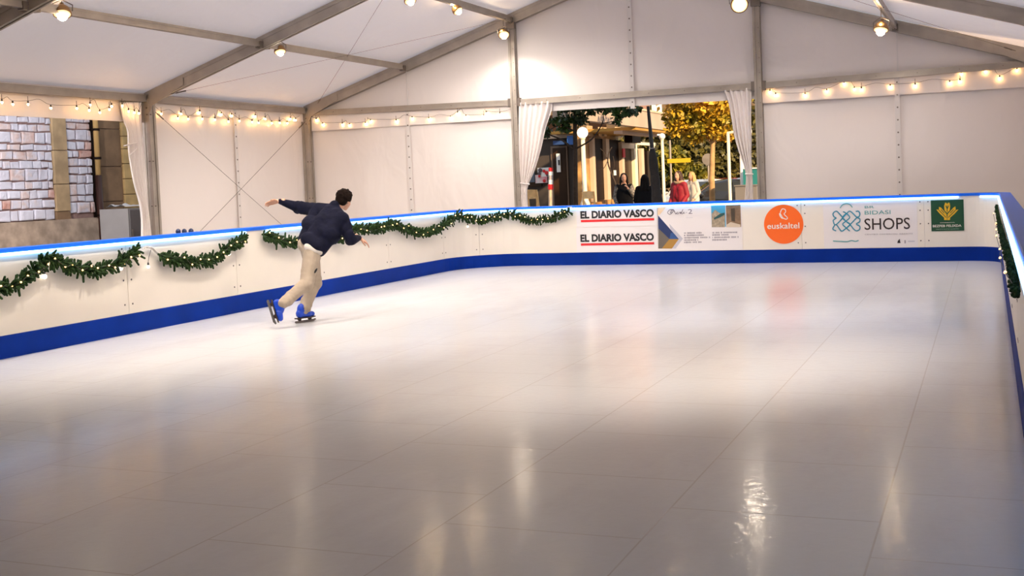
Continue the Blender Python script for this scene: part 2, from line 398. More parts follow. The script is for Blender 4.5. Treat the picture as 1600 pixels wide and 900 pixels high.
for k in range(5):
    y0, y1 = YB[k]-.06, YB[k+1]+.06
    for X in (2.5, 5, 7.5, 10, 12.5):
        def f(bm):
            z = zr(X)-.02 if X != 7.5 else HA-.05
            beam(bm, (X, y0, z), (X, y1, z), .07, .115, groove=.08)
            for yy in (y0-.03, y1+.03): box(bm, (X-.05, yy-.05, z-.085), (X+.05, yy+.05, z+.03), 1)
        fpart('purlin', f, [ALU, STEEL])
    for X in (0, 15):
        def f(bm): beam(bm, (X, y0-.02, HE-.01), (X, y1+.02, HE-.01), .10, .13, groove=.09)
        fpart('eave_beam', f)
# end-wall posts and girts
for X in (5, 10):
    def f(bm):
        beam(bm, (X, 0, -.05), (X, 0, zr(X)-.1), .135, .15, up=V((0,1,0)), groove=.12)
        for zz in [1.2+i*.28 for i in range(12)]: bolt(bm, (X+.04, -.075, zz), (0, -1, 0), .009)
        box(bm, (X-.09, -.10, zr(X)-.22), (X+.09, .0, zr(X)-.08), 1)
    fpart('end_post', f, [ALU, STEEL])
for a, b in ((0, 5), (5, 10), (10, 15)):
    za = HE-.06 if a == 0 else HE-.13; zb = HE-.06 if b == 15 else HE-.13
    def f(bm):
        beam(bm, (a+.09, 0, za), (b-.08, 0, zb), .07, .115, groove=.09)
        for t in [i/7 for i in range(1, 7)]: bolt(bm, (a+(b-a)*t, -.036, za+(zb-za)*t), (0, -1, 0), .009)
        for x, z in ((a+.10, za), (b-.10, zb)): box(bm, (x-.035, -.055, z-.085), (x+.035, .04, z+.085), 1)
    fpart('girt', f, [ALU, STEEL])

# ------------------------------------------------------------------ rink boards
def path_normals(P):
    N = []
    for i in range(len(P)):
        d = (P[min(i+1, len(P)-1)] - P[max(i-1, 0)]).normalized(); N.append(V((-d.y, d.x, 0)))   # outward (left of travel)
    return N
def sweep(bm, P, prof, closed=True, mi=0, N=None):
    N = N or path_normals(P); rings = []
    for p, n in zip(P, N): rings.append([bm.verts.new(p + n*o_ + V((0, 0, z))) for o_, z in prof])
    m_ = len(prof)
    for a, b in zip(rings, rings[1:]):
        for k in range(m_ if closed else m_-1): bm.faces.new((a[k], a[(k+1)%m_], b[(k+1)%m_], b[k])).material_index = mi
    bm.faces.new(rings[0]).material_index = mi; bm.faces.new(rings[-1][::-1]).material_index = mi
def resample(P, step):
    out = [P[0]]; 
    for a, b in zip(P, P[1:]):
        n = max(1, int((b-a).length/step+.5))
        for i in range(1, n+1): out.append(a + (b-a)*(i/n))
    return out
def cut(P, a, b):
    """piece of polyline between arc lengths a and b"""
    out = []; s = 0
    for p, q in zip(P, P[1:]):
        L = (q-p).length
        if s+L >= a and s <= b:
            t0 = max(0, (a-s)/L); t1 = min(1, (b-s)/L)
            if not out: out.append(p+(q-p)*t0)
            out.append(p+(q-p)*t1)
        s += L
    r = [out[0]]
    for p in out[1:]:
        if (p-r[-1]).length > 1e-4: r.append(p)
    return r
def plen(P): return sum((b-a).length for a, b in zip(P, P[1:]))
SCREW = mat('board_screw', (.13, .11, .10), .4, .6)
PATHS = {'left': [V((XL, YN, 0)), V((XL, YF-RL, 0))], 'far': arcL+arcR, 'right': [V((XR, YF-RR, 0)), V((XR, YN, 0))]}
BAR = {}
def barrier(side, label, leds, offs, step=2.0, start=0.0):
    P = PATHS[side]; Pf = resample(P, .35); N = path_normals(Pf); L = plen(P)
    root = empty('rink_barrier', tuple(P[0])); tag(root, label, 'barrier'); BAR[side] = root
    js = [0]+[start+step*i for i in range(0, 20) if 0.2 < start+step*i < L-.2]+[L]
    for a, b in zip(js, js[1:]):
        q = resample(cut(P, a+.003, b-.003), .35); bm = bmesh.new()
        sweep(bm, q, [(0, BAND), (0, HB-.045), (.04, HB-.045), (.04, BAND)])
        for e, s_ in ((q[0], 1), (q[-1], -1)):
            d = (q[1]-q[0]).normalized() if s_ == 1 else (q[-1]-q[-2]).normalized()
            n = V((-d.y, d.x, 0))
            for z in (.34, .62, .84, .98):
                c = e + d*s_*.06 + V((0, 0, z)); lathe(bm, [(.011, 0), (.011, .003), (.0001, .004)], c, 8, -n, mi=1)
        obj('panel', bm, [BOARD, SCREW], root)
    bm = bmesh.new(); sweep(bm, Pf, [(-.012, 0.0), (-.012, BAND-.012), (-.004, BAND), (.045, BAND), (.045, 0.0)]); obj('kick_strip', bm, BLUE, root)
    bm = bmesh.new(); sweep(bm, Pf, [(-.012, HB-.045), (-.014, HB-.008), (-.008, HB), (.15, HB), (.155, HB-.01), (.15, HB-.045)]); obj('cap_rail', bm, CAPB, root)
    for a, b in leds:
        q = resample(cut(P, a, b), .3); n = path_normals(q); bm = bmesh.new()
        tube(bm, [p - m_*.030 + V((0, 0, HB-.060)) for p, m_ in zip(q, n)], .017, 8); o = obj('light_tube', bm, LED, root)
    for a, b in offs:
        q = resample(cut(P, a, b), .3); n = path_normals(q); bm = bmesh.new()
        tube(bm, [p - m_*.030 + V((0, 0, HB-.068)) for p, m_ in zip(q, n)], .018, 8); o = obj('light_tube', bm, LEDOFF, root); o['label'] = 'unlit light tube'
    # back struts
    for s in [i*2.0+1 for i in range(int(L/2))]:
        q = cut(P, s, s+.05); d = (q[-1]-q[0]).normalized(); n = V((-d.y, d.x, 0)); bm = bmesh.new()
        beam(bm, q[0]+n*.07+V((0,0,.0)), q[0]+n*.07+V((0,0,HB-.05)), .05, .05, up=V((0,1,0))); obj('strut', bm, ALU_D, root)
    return root
def sL(u, v=None, z=HB-.06):   # arc length on left path for pixel column at that height
    best = min(((abs(proj(V((XL, YN+s*.02, z)))[0]-u), s*.02) for s in range(int((YF-RL-YN)/.02)+1) if (V((XL, YN+s*.02, z))-CAM).dot(F) > .5)); return best[1]
LL = plen(PATHS['left']); LF = plen(PATHS['far'])
g0, g1_, = sL(383), sL(412)
barrier('left', 'long left rink board, cream with a blue foot strip, bright blue light under the cap', [(0.5, g0-.03), (g1_+.03, LL)], [], start=LL % 2)
def sF(u):
    Pf = PATHS['far']; best = (1e9, 0)
    for i in range(500):
        s = LF*i/500; q = cut(Pf, s, s+.01)[0]; uu = proj(q+V((0,0,HB-.06)))[0]
        if abs(uu-u) < best[0]: best = (abs(uu-u), s)
    return best[1]
e1 = sF(1497); e2 = sF(1533)
barrier('far', 'far rink board with curved corners, carrying the advertising banners', [(0, e1), (e2, LF)], [], start=.9)
barrier('right', 'right rink board seen edge-on, running past the camera', [(0, plen(PATHS['right'])-.3)], [], start=.6)

def on_board(u, v, off=.03):
    """point on the inner face of the boards under a pixel, moved off inward"""
    best = None; P = resample(PATHS['left'][:1]+[V((XL, -12, 0))]+[PATHS['left'][1]]+PATHS['far'][1:]+[V((XR, -20, 0))], .05)
    N = path_normals(P)
    for p, n in zip(P, N):
        if (p-CAM).dot(F) < .4: continue
        q = p - n*off; a = proj(q); b = proj(q+V((0, 0, HB)))
        t = (v-a[1])/(b[1]-a[1]); uu = a[0]+(b[0]-a[0])*t
        if -1 < t < 1.6 and (best is None or abs(uu-u) < best[0]): best = (abs(uu-u), q+V((0, 0, HB*t)), n)
    return best[1], best[2]

# ------------------------------------------------------------------ garlands
def garland(pix, label, r=.085, dens=150, bulbs=11, off=.06):
    pts = []; nn = []
    for u, v in pix:
        p, n = on_board(u, v, off); pts.append(p); nn.append(n)
    C = catmull(pts, 8); NN = catmull(nn, 8); L = plen(C)
    root = empty('garland', tuple(C[0])); tag(root, label, 'garland', 'lit fir garlands hung along the rink boards')
    bm = bmesh.new(); tube(bm, C, .014, 6); 
    n = int(L*dens*1.25); cum = [0]
    for a, b in zip(C, C[1:]): cum.append(cum[-1]+(b-a).length)
    def loc(s):
        for i in range(len(C)-1):
            if cum[i+1] >= s or i == len(C)-2:
                t = (s-cum[i])/max(1e-6, cum[i+1]-cum[i]); return C[i].lerp(C[i+1], t), (C[i+1]-C[i]).normalized(), NN[i].lerp(NN[i+1], t).normalized()
    for i in range(n):
        s = L*(i+random.random())/n; p, d, nv = loc(s)
        side = d.cross(nv).normalized(); a = random.uniform(0, 2*PI)
        rad = side*math.cos(a) - nv*abs(math.sin(a))*.8
        q = (rad + d*random.uniform(-.1, .9)*(1 if random.random() < .8 else -1)).normalized()
        ln = r*random.uniform(.75, 1.35)*(1.0 if i % 9 else 1.35)
        e = p + q*ln + V((0, 0, -.006)); m_ = p + q*ln*.55
        tube(bm, [p+q*.008, m_, e-q*.008, e], [.007, .0145, .012, .003], 5)
        # needles
        for k in range(5):
            t = .35+.13*k; c = p+q*ln*t; w_ = q.cross(V((random.uniform(-1,1), random.uniform(-1,1), random.uniform(-1,1)))).normalized()
            x = c + (q*.7+w_)*.014
            y = c + (q*.7-w_)*.014; o_ = q*.004
            poly(bm, [c-o_, c+o_, x]); poly(bm, [c+o_, c-o_, y])
    obj('foliage', bm, GREEN, root)
    bm = bmesh.new(); W_ = []
    bl = []
    for i in range(bulbs):
        s = L*(i+.5+random.uniform(-.2, .2))/bulbs; p, d, nv = loc(s)
        c = p - nv*random.uniform(.055, .085) + V((0, 0, random.uniform(-.045, .045))); bl.append(c)
    tube(bm, catmull([C[0]]+bl+[C[-1]], 4), .003, 4); obj('wire', bm, DARK, root)
    for c in bl:
        bm = bmesh.new(); ball(bm, c, .0105, sub=1); obj('bulb', bm, WARMG, root, smooth=True)
    return root
garland([(-60,428),(-28,449),(0,450),(28,438),(55,419),(73,403)], 'fir garland leftmost on the boards, cut by the frame edge', bulbs=9)
garland([(73,403),(97,411),(125,420),(156,420),(189,408),(216,391)], 'second fir garland from the left, hanging below the church wall')
garland([(245,397),(255,402),(278,406),(300,409),(328,404),(356,386),(381,372)], 'third fir garland from the left, hanging under the tent side wall post')
garland([(409,366),(431,374),(450,378),(475,373),(500,356)], 'fir garland running behind the skater, left of the jacket', bulbs=7)
garland([(500,356),(520,370),(535,370),(552,358),(574,357),(596,356),(611,349)], 'short fir garland at the outstretched right hand of the skater')
garland([(611,349),(630,356),(657,363),(680,357),(698,346),(712,336)], 'fir garland before the rounded corner, deep sag')
garland([(712,336),(731,341),(747,344),(765,341),(792,333)], 'shallow fir garland on the rounded corner of the boards')
garland([(792,333),(810,338),(833,344),(855,342),(878,335),(891,330)], 'last fir garland, ending beside the newspaper banner')
garland([(1558,322),(1562,342),(1567,362),(1577,396),(1587,430),(1591,455)], 'fir garland on the right board, seen end on', bulbs=8, r=.034, off=.028, dens=200)
# loose white globe bulbs on the left boards
for k, (u, v, lb) in enumerate(((68,432,'white globe bulb under the leftmost garland'), (190,419,'white globe bulb under the second garland'), (357,396,'white globe bulb under the third garland'), (851,357,'white globe bulb below the corner garland'),(232,417,'faint warm globe bulb on the bare board between two garlands'))):
    if k == 3: u, v = 731, 354
    p, n = on_board(u, v, .035); root = empty('globe_light', tuple(p)); tag(root, lb, 'light bulb')
    bm = bmesh.new(); ball(bm, p, .026 if k < 3 else .017, sub=2); obj('globe', bm, GLOBE, root, smooth=True)
    bm = bmesh.new(); lathe(bm, [(.009, 0), (.012, .012), (.009, .03)], p+V((0,0,.022)), 8); tube(bm, [p+V((0,0,.05)), p+V((.0,.02,.12)), p+V((.01,.05,.2))], .003, 5); obj('socket', bm, DARK, root)
# bundled wire at the top between garlands
for (a, b, c, lb) in (((222,388),(234,386),(247,396),'clear plastic wire bundle between second and third garland'), ((884,328),(890,325),(897,326),'small clear wire bundle at the end of the last garland')):
    bm = bmesh.new()
    for k in range(7):
        P = [on_board(q[0]+random.uniform(-2,2), q[1]+random.uniform(-2,2), .03+random.random()*.03)[0] for q in (a, b, c)]
        tube(bm, catmull(P, 6), .004, 5)
    tag(obj('wire_bundle', bm, mat('clear_plastic', (.7, .66, .6), .15), smooth=True), lb, 'wire')

# ------------------------------------------------------------------ banners on the far board
YS = YF-.004
def bq(u, v): return at(u, v, 1, YS)
XD, ZD, ND = V((1,0,0)), V((0,0,1)), V((0,-1,0))
def plate(name, u0, v0, u1, v1, m, parent, off=.0, th=.004):
    a = bq(u0, v1); b = bq(u1, v0); bm = bmesh.new()
    box(bm, (a.x, YS-off-th, a.z), (b.x, YS-off, b.z)); return obj(name, bm, m, parent)
def bpoly(name, pix, m, parent, off=.005, th=.0015):
    bm = bmesh.new(); P = [bq(u, v)-V((0, off, 0)) for u, v in pix]; prism(bm, P, (0, -th, 0)); return obj(name, bm, m, parent)
def btext(name, s, u0, v0, u1, v1, m, parent, bold=0, off=.007):
    a = bq(u0, v1); b = bq(u1, v0); bm = text_bm(s, (a.x, YS-off, a.z), XD, ZD, b.x-a.x, b.z-a.z, bold)
    return obj(name, bm, m, parent)
def banner(label, u, v): 
    p = bq(u, v); return tag(empty('banner', (p.x, YS, p.z)), label, 'banner')
VIN = mat('banner_vinyl', (.82, .77, .76), .45); INK = mat('ink_black', (.008, .008, .010), .5); RED = mat('ink_red', (.62, .01, .015), .5)
GREY = mat('ink_grey', (.33, .30, .33), .6); GREY_L = mat('ink_light_grey', (.50, .49, .55), .6)
for nm, v0, v1, tv, bv, y in (('upper', 320.5, 353.5, (328,342,344.6), (342,346.2), 0), ('lower', 353.8, 391, (365.3,378.4,382.6), (379,383.2), 0)):
    b = banner('%s white newspaper banner with black lettering over a red bar' % nm, 964, v1)
    a0 = bq(901.5, v1); a1 = bq(1027, v0); a2 = bq(1027, v1 if nm == 'lower' else v1); bm = bmesh.new()
    zt = HB-.05 if nm == 'upper' else None
    if nm == 'upper': zlo = bq(964, 354).z; zhi = min(HB-.09, bq(964, 320).z)
    else: zhi = bq(964, 354).z-.004; zlo = BAND+.004
    box(bm, (a0.x, YS-.004, zlo), (a1.x, YS, zhi)); obj('sheet', bm, VIN, b)
    A = bq(907.3, tv[1]); Bp = bq(1021.7, tv[0]); hh = .142
    zc = bq(964, (tv[0]+tv[1])/2 + (-.7)).z
    merge_bm = text_bm('EL DIARIO VASCO', (A.x, YS-.007, zc-hh/2), XD, ZD, Bp.x-A.x, hh, .045)
    obj('lettering', merge_bm, INK, b)
    zb = bq(964, (bv[0]+bv[1])/2).z; bm = bmesh.new(); box(bm, (A.x+.005, YS-.0065, zb-.021), (Bp.x, YS-.004, zb+.021)); o = obj('underline', bm, RED, b); o['label'] = 'red bar'
# fashion / grey text banner
b = banner('white banner with blue and gold chevron, script title and two small photographs', 1094, 391)
a0 = bq(1029, 391); a1 = bq(1159.5, 350); bm = bmesh.new(); box(bm, (a0.x, YS-.004, BAND+.004), (a1.x, YS, HB-.09)); obj('sheet', bm, VIN, b)
def z3(x, y): return (1025+x/10.586, 310+y/10.588)
NAVY = mat('ink_navy', (.010, .026, .11), .5); NAVY2 = mat('ink_blue', (.02, .07, .22), .5); GOLD = mat('ink_gold', (.36, .19, .03), .5); OLV = mat('ink_olive_grey', (.12, .10, .08), .5); CREAM = mat('ink_cream', (.80, .56, .34), .5)
bpoly('chevron_navy', [z3(35,280), z3(380,672), z3(225,672), z3(40,495)], NAVY, b)
bpoly('chevron_blue', [z3(245,570), z3(290,570), z3(380,672), z3(225,672)], NAVY2, b, off=.0068)
bpoly('chevron_olive', [z3(40,495), z3(225,672), z3(95,830), z3(40,830)], OLV, b)
bpoly('chevron_gold', [z3(225,672), z3(380,672), z3(265,830), z3(95,830)], GOLD, b)
bpoly('chevron_grey', [z3(222,420), z3(445,665), z3(330,826), z3(268,830), z3(384,672), z3(240,510)], GREY_L, b)
bpoly('corner_cream', [z3(30,130), z3(200,105), z3(60,272), z3(32,272)], CREAM, b)
def stroke(parent, name, pts, r_, m, off=.009, n=6):
    P = catmull([bq(*q)-V((0, off, 0)) for q in pts], n); bm = bmesh.new(); tube(bm, P, r_, 6)
    for v_ in bm.verts: v_.co.y = YS-off + (v_.co.y-(YS-off))*.25
    return obj(name, bm, m, parent)
GI = mat('ink_script', (.16, .13, .16), .5)
def t3(x, y): return (890+x/5.714, 305+y/5.71)
stroke(b, 'script_letter', [t3(930,128), t3(895,130), t3(876,155), t3(895,172), t3(918,155), t3(900,150), t3(912,162), t3(930,140), t3(950,170)], .0055, GI)
stroke(b, 'script_letter', [t3(905,140), t3(930,132), t3(940,150), t3(950,165), t3(965,150), t3(957,165), t3(972,165), t3(980,150)], .0055, GI)
stroke(b, 'script_letter', [t3(985,160), t3(995,148), t3(990,165), t3(1003,150), t3(1013,125), t3(1000,160), t3(1010,165), t3(1022,148), t3(1016,160), t3(1030,160)], .0055, GI)
btext('numeral', '2', *t3(1060,124), *t3(1095,166), GI, b)
btext('dot', '.', *t3(1042,152), *t3(1048,158), GI, b)
for (x0, x1, y) in ((880,1025,183), (1035,1158,184), (880,1020,199), (1040,1100,200)):
    plate('small_print', *t3(x0, y-2), *t3(x1, y+2), GREY_L, b, off=.005, th=.001)
def words(x0, x1, y):
    bm = bmesh.new(); x = x0
    a = bq(*t3(x0, y)); e = bq(*t3(x1, y)); X = a.x
    while X < e.x:
        w_ = random.uniform(.010, .022); hh_ = random.uniform(.010, .015); box(bm, (X, YS-.0065, a.z-hh_), (min(X+w_, e.x), YS-.0052, a.z+hh_)); X += w_+.005
        if random.random() < .12: X += .02
    obj('small_print', bm, GREY, b)
for x0, x1, y in ((1023,1180,338),(1023,1208,359),(1023,1255,380),(1023,1148,401),(1023,1180,421),(1275,1497,335),(1275,1420,355),(1275,1508,377),(1275,1405,399)): words(x0, x1, y)
ph = plate('photo', *t3(1270,70), *t3(1390,285), mat('photo_sky', (.05, .32, .52), .4), b, off=.004, th=.002)
bpoly('photo_cloud', [t3(1270,165), t3(1300,130), t3(1340,160), t3(1388,165), t3(1388,285), t3(1270,285)], mat('photo_sand', (.42, .34, .24), .5, noise_amt=.4, nscale=30), b, off=.0065)
bpoly('photo_boat', [t3(1288,205), t3(1345,165), t3(1383,155), t3(1385,175), t3(1340,200), t3(1292,218)], mat('photo_teal', (.01, .07, .07), .5), b, off=.008)
plate('photo', *t3(1402,66), *t3(1525,285), mat('photo_wood', (.26, .16, .09), .5, noise_amt=.4, nscale=12), b, off=.004, th=.002)
bpoly('photo_figure', [t3(1440,120), t3(1475,115), t3(1478,235), t3(1445,230)], mat('photo_dark', (.05, .035, .02), .5), b, off=.0065)
bpoly('photo_table', [t3(1404,262), t3(1440,240), t3(1525,262), t3(1525,285), t3(1404,285)], mat('photo_pale', (.60, .50, .38), .5), b, off=.0065)
# round orange sign
c = bq(1224.4, 350.4); b = tag(empty('round_sign', (c.x, YS, c.z)), 'round orange telecom sticker with white lettering on the far board', 'sign')
ORG = mat('sticker_orange', (.88, .13, .006), .45); WHT = mat('ink_white', (.85, .78, .70), .5)
rx = (bq(1255.2, 350).x-bq(1193.7, 350).x)/2
bm = bmesh.new(); lathe(bm, [(rx, 0), (rx, .003), (.0001, .0035)], c, 56, ND); obj('disc', bm, ORG, b)
def t4(x, y): return (1180+x/8, 300+y/8)
btext('lettering', 'euskaltel', *t4(152,380), *t4(552,463), WHT, b, bold=.012)
stroke(b, 'emblem', [t4(350,335), t4(318,300), t4(318,250), t4(340,212), t4(375,220), t4(380,250), t4(362,275), t4(385,300), t4(405,325), t4(385,340), t4(345,320), t4(325,285), t4(305,270), t4(312,300), t4(335,330)], .008, WHT)
# shops banner
b = banner('white shops banner with a teal heart-knot emblem and tall dark lettering', 1365, 391)
a0 = bq(1288, 391); a1 = bq(1433.5, 350); bm = bmesh.new(); box(bm, (a0.x, YS-.003, BAND+.004), (a1.x, YS, HB-.09)); obj('sheet', bm, VIN, b)
TEAL = mat('ink_teal', (.01, .22, .34), .5); TEALG = mat('ink_teal_green', (.10, .34, .34), .5); INKB = mat('ink_brown_black', (.03, .018, .018), .5)
def t5(x, y): return (1295+x/11.25, 310+y/11.25)
K = [[(135,345),(90,320),(75,270),(110,232),(160,240),(300,400),(370,455),(440,540),(490,570),(540,545),(545,490),(485,450),(540,410),(545,360),(490,330),(430,270),(370,225),(320,260),(130,460),(80,400),(90,375),(135,345)],
     [(250,235),(290,250),(370,330),(300,400),(245,455),(310,520),(370,575)],
     [(475,232),(520,225),(548,270),(530,320),(490,340),(375,460),(245,570),(200,550),(130,460),(85,500),(75,545),(130,570)],
     [(310,260),(245,335),(300,400),(375,455),(310,520),(250,570)]]
for kk in K: stroke(b, 'knot_line', [t5(*q) for q in kk], .0105, TEAL, n=4)
stroke(b, 'arc_line', [t5(198,170), t5(240,115), t5(310,92), t5(375,110), t5(415,160)], .009, TEALG)
stroke(b, 'wave_line', [t5(75,748), t5(200,755), t5(320,760), t5(400,742), t5(470,755), t5(525,738)], .010, TEALG)
btext('lettering', 'BR', *t5(632,128), *t5(795,175), TEALG, b)
btext('lettering', 'BIDASI', *t5(632,205), *t5(1085,286), TEALG, b)
btext('lettering', 'SHOPS', *t5(630,335), *t5(1425,555), INKB, b, bold=.004)
btext('small_print', 'CENTRO COMERCIAL ABIERTO', *t5(635,607), *t5(1475,645), GREY, b)
bpoly('tiny_logo', [t5(1205,785), t5(1215,745), t5(1245,710), t5(1252,745), t5(1262,785)], INKB, b)
plate('tiny_logo', *t5(1330,735), *t5(1352,790), GREY, b, off=.005, th=.001); plate('small_print', *t5(1395,745), *t5(1510,762), GREY_L, b, off=.005, th=.001)
# green square sign
c = bq(1480.5, 361.9); b = tag(empty('square_sign', (c.x, YS, c.z)), 'dark green square sign with yellow wheat emblem and white lettering', 'sign')
GRN = mat('sign_green', (.003, .06, .022), .45); YEL = mat('ink_yellow', (.72, .42, .012), .5)
plate('sheet', 1455.5, 311.6, 1505.5, 361.4, GRN, b, th=.004)
def t6(x, y): return (1450+x/14.29, 305+y/14.29)
bpoly('emblem', [t6(385,165), t6(410,170), t6(428,200), t6(450,165), t6(480,170), t6(495,240), t6(485,340), t6(428,395), t6(370,340), t6(360,240)], YEL, b)
bpoly('emblem', [t6(185,320), t6(245,325), t6(245,260), t6(290,275), t6(415,420), t6(425,555), t6(360,555), t6(360,500), t6(270,420)], YEL, b)
bpoly('emblem', [t6(680,318), t6(620,330), t6(612,250), t6(570,275), t6(440,420), t6(430,555), t6(488,555), t6(495,500), t6(590,420)], YEL, b)
for q in ([(428,230),(428,370)], [(240,330),(405,500)], [(620,330),(450,500)], [(395,230),(425,300)], [(465,230),(432,300)], [(290,320),(360,400)], [(570,320),(495,400)]):
    stroke(b, 'emblem_vein', [t6(*q[0]), t6(*q[1])], .006, GRN, n=2)
btext('lettering', 'BEZFEB FELIXDA', *t6(108,650), *t6(745,716), WHT, b, bold=.012)
btext('small_print', 'COOPERATIVA', *t6(270,600), *t6(595,624), WHT, b, bold=.01)
btext('small_print', 'KREDITU KUTXA ELKARTEA', *t6(180,742), *t6(695,770), mat('ink_pale_green', (.35, .5, .4), .5), b, bold=.01)

# ------------------------------------------------------------------ string lights
def string_light(pix, axis, val, vtop, label, span, n_off):
    """bulbs hang from a swagged wire clipped under the girt; vtop(u) gives the girt's lower edge"""
    P = [at(u, v, axis, val) for u, v in pix]; P0 = at(*span[0], axis, val); P1 = at(*span[1], axis, val)
    key = 1-axis
    P.sort(key=lambda p: p[key])
    root = empty('string_light', tuple(P0)); tag(root, label, 'string lights', 'warm string lights under the tent eaves')
    ends = sorted([P0, P1], key=lambda p: p[key]); path = [ends[0]]
    for i, p in enumerate(P):
        path.append(p+V((0,0,.055)))
        if i < len(P)-1:
            q = P[i+1]
            if i % 2 == 0: m_ = (p+q)/2; m_.z = max(p.z, q.z)+.09; path.append(m_)
    path.append(ends[1])
    bm = bmesh.new(); tube(bm, catmull(path, 4), .003, 5)
    for q in path[1:-1:3]: tube(bm, [q, q+V((0,0,.07))], .004, 5)
    obj('wire', bm, DARK, root)
    for p in P:
        bm = bmesh.new(); lathe(bm, [(.008, 0), (.012, .01), (.012, .035), (.006, .045)], p+V((0,0,.012)), 8); obj('socket', bm, DARK, root)
        bm = bmesh.new(); ball(bm, p, .0175, sc=(1,1,1.15), sub=1); obj('bulb', bm, WARM, root, smooth=True)
string_light([(494,188),(504,195),(535,195),(546,196),(571,194),(579,190),(619,190),(644,185.5),(670,187),(704,184.5),(715,177.5),(728,183),(756,182.5),(760,177),(781,179)], 1, .005, None, 'warm bulbs strung along the girt of the end wall, left bay', ((488,183),(800,170)), V((0,-1,0)))
string_light([(1203,144),(1212,149),(1258,149),(1292,143),(1319,131),(1335,139.5),(1346,140),(1391,136),(1430,134),(1484,130),(1500,127.5),(1502,116),(1540,112),(1562,122.5),(1589,110)], 1, -.01, None, 'warm bulbs strung along the girt right of the end wall opening', ((1192,140),(1610,104)), V((0,-1,0)))
string_light([(252,178),(278,185),(283,178),(294,186),(312,176),(316,186),(336,187),(346,179),(357,190),(362,181),(374,189),(394,191),(399,182),(404,192),(414.5,186),(424.5,192.5),(437,192),(449,192.5),(454,186),(462,188)], 0, .0, None, 'warm bulbs strung over the side bay with crossed cables', ((242,166),(468,181)), V((1,0,0)))
string_light([(3,160),(20,163),(44,163),(79.5,169),(120,169.5),(139.5,172.5),(141,164),(156,176),(171,171),(174.5,166),(191,165.5),(201,174),(210,176),(217,177)], 0, .10, None, 'warm bulbs strung above the side opening and gathered curtain', ((-20,150),(222,160)), V((1,0,0)))

# ------------------------------------------------------------------ flood lamps
def flood(u, v, X, label, zp, yaw=0, tilt=.0, lit=1.0, drop=None, size=1.0, p=None, on=True, aim=(0, .35, -1), cone=150):
    p = at(u, v, 0, X) if p is None else V(p); root = empty('flood_lamp', tuple(p)); tag(root, label, 'lamp')
    tc = math.atan2(CAM.y-p.y, CAM.x-p.x)+yaw; ax = V((-math.cos(tc)*math.sin(tilt), -math.sin(tc)*math.sin(tilt), math.cos(tilt))).normalized(); r = .105*size
    q = ax.to_track_quat('Z', 'Y')
    bm = bmesh.new()
    lathe(bm, [(r*.98, -.055), (r, -.04), (r*.96, -.01), (r*.80, .035), (r*.5, .07), (r*.24, .085), (r*.22, .12), (.0001, .125)], p, 22, ax)
    obj('housing', bm, BRONZE, root, smooth=True)
    bm = bmesh.new(); lathe(bm, [(r*.9, 0), (r*.86, -.02), (r*.5, -.045), (.0001, -.055)], p-ax*.035, 22, ax); obj('lens', bm, GLOW, root, smooth=True)
    bm = bmesh.new(); ball(bm, p-ax*.072*size, r*.56, sub=2); obj('bulb', bm, LENS, root, smooth=True)
    bm = bmesh.new()
    side = q @ V((1, 0, 0)); tp = p+V((0, 0, .15))
    tube(bm, [p+side*r*1.04, p+side*r*1.1+V((0,0,.08)), tp, p-side*r*1.1+V((0,0,.08)), p-side*r*1.04], .008, 6)
    obj('yoke', bm, STEEL, root)
    bm = bmesh.new(); tube(bm, [tp, V((tp.x*.8+.2*X, tp.y, (tp.z+zp)/2)), V((X, tp.y, zp-.05))], .006, 6)
    beam(bm, V((X-.05, tp.y, zp-.065)), V((X+.05, tp.y, zp-.065)), .03, .012); obj('hanger', bm, DARK, root)
    l = bpy.data.lights.new('lamp_light', 'SPOT'); l.energy = LAMP_W*lit; l.color = LAMP_COL; l.spot_size = math.radians(cone); l.spot_blend = .75; l.shadow_soft_size = .07
    lo = bpy.data.objects.new('lamp_light', l); COL.objects.link(lo); lo.parent = root; lo.matrix_parent_inverse = Matrix.Translation(-p)
    lo.matrix_basis = Matrix.Translation(p-ax*.20*size) @ (-V(aim)).to_track_quat('Z', 'Y').to_matrix().to_4x4()
    # extra point light added beside each lamp to brighten walls and ceiling
    l2 = bpy.data.lights.new('ceiling_fill', 'POINT'); l2.energy = LAMP_W*(.05 if on else 0)*lit; l2.color = (1, .68, .36); l2.shadow_soft_size = .03
    lo2 = bpy.data.objects.new('ceiling_fill', l2); COL.objects.link(lo2); lo2.parent = root; lo2.matrix_parent_inverse = Matrix.Translation(-p); lo2.matrix_basis = Matrix.Translation(p+ax*.02+V((.0, -.13, .03)))
    return root
flood(97, 17, 2.5, 'flood lamp at the upper left, below the second rafter', zr(2.5), tilt=.45, size=1.15)
flood(437, 77, 2.5, 'flood lamp hanging where the left purlin passes the middle rafter', zr(2.5), yaw=.3, tilt=.4, size=1.0)
flood(640, -2, 5, 'flood lamp cut by the top edge, left of the upper purlin', zr(5), yaw=.4, tilt=.5)
flood(713, 14, 5, 'small tilted flood lamp under the upper left purlin', zr(5), yaw=1.1, tilt=.7, size=.95)
flood(787, 52, 5, 'glaring flood lamp beside the left end wall post', zr(5), tilt=.7, yaw=.1, aim=(0,-.1,-1), size=1.1, lit=.6)
flood(1155, 6, 10, 'glaring flood lamp beside the right end wall post', zr(10), tilt=1.1, yaw=.1, aim=(0,-.1,-1), size=1.5, lit=.6)
flood(1377, 42, 12.5, 'bronze flood lamp hanging from the right purlin', zr(12.5), yaw=-.4, tilt=.35, size=1.15, lit=.6)
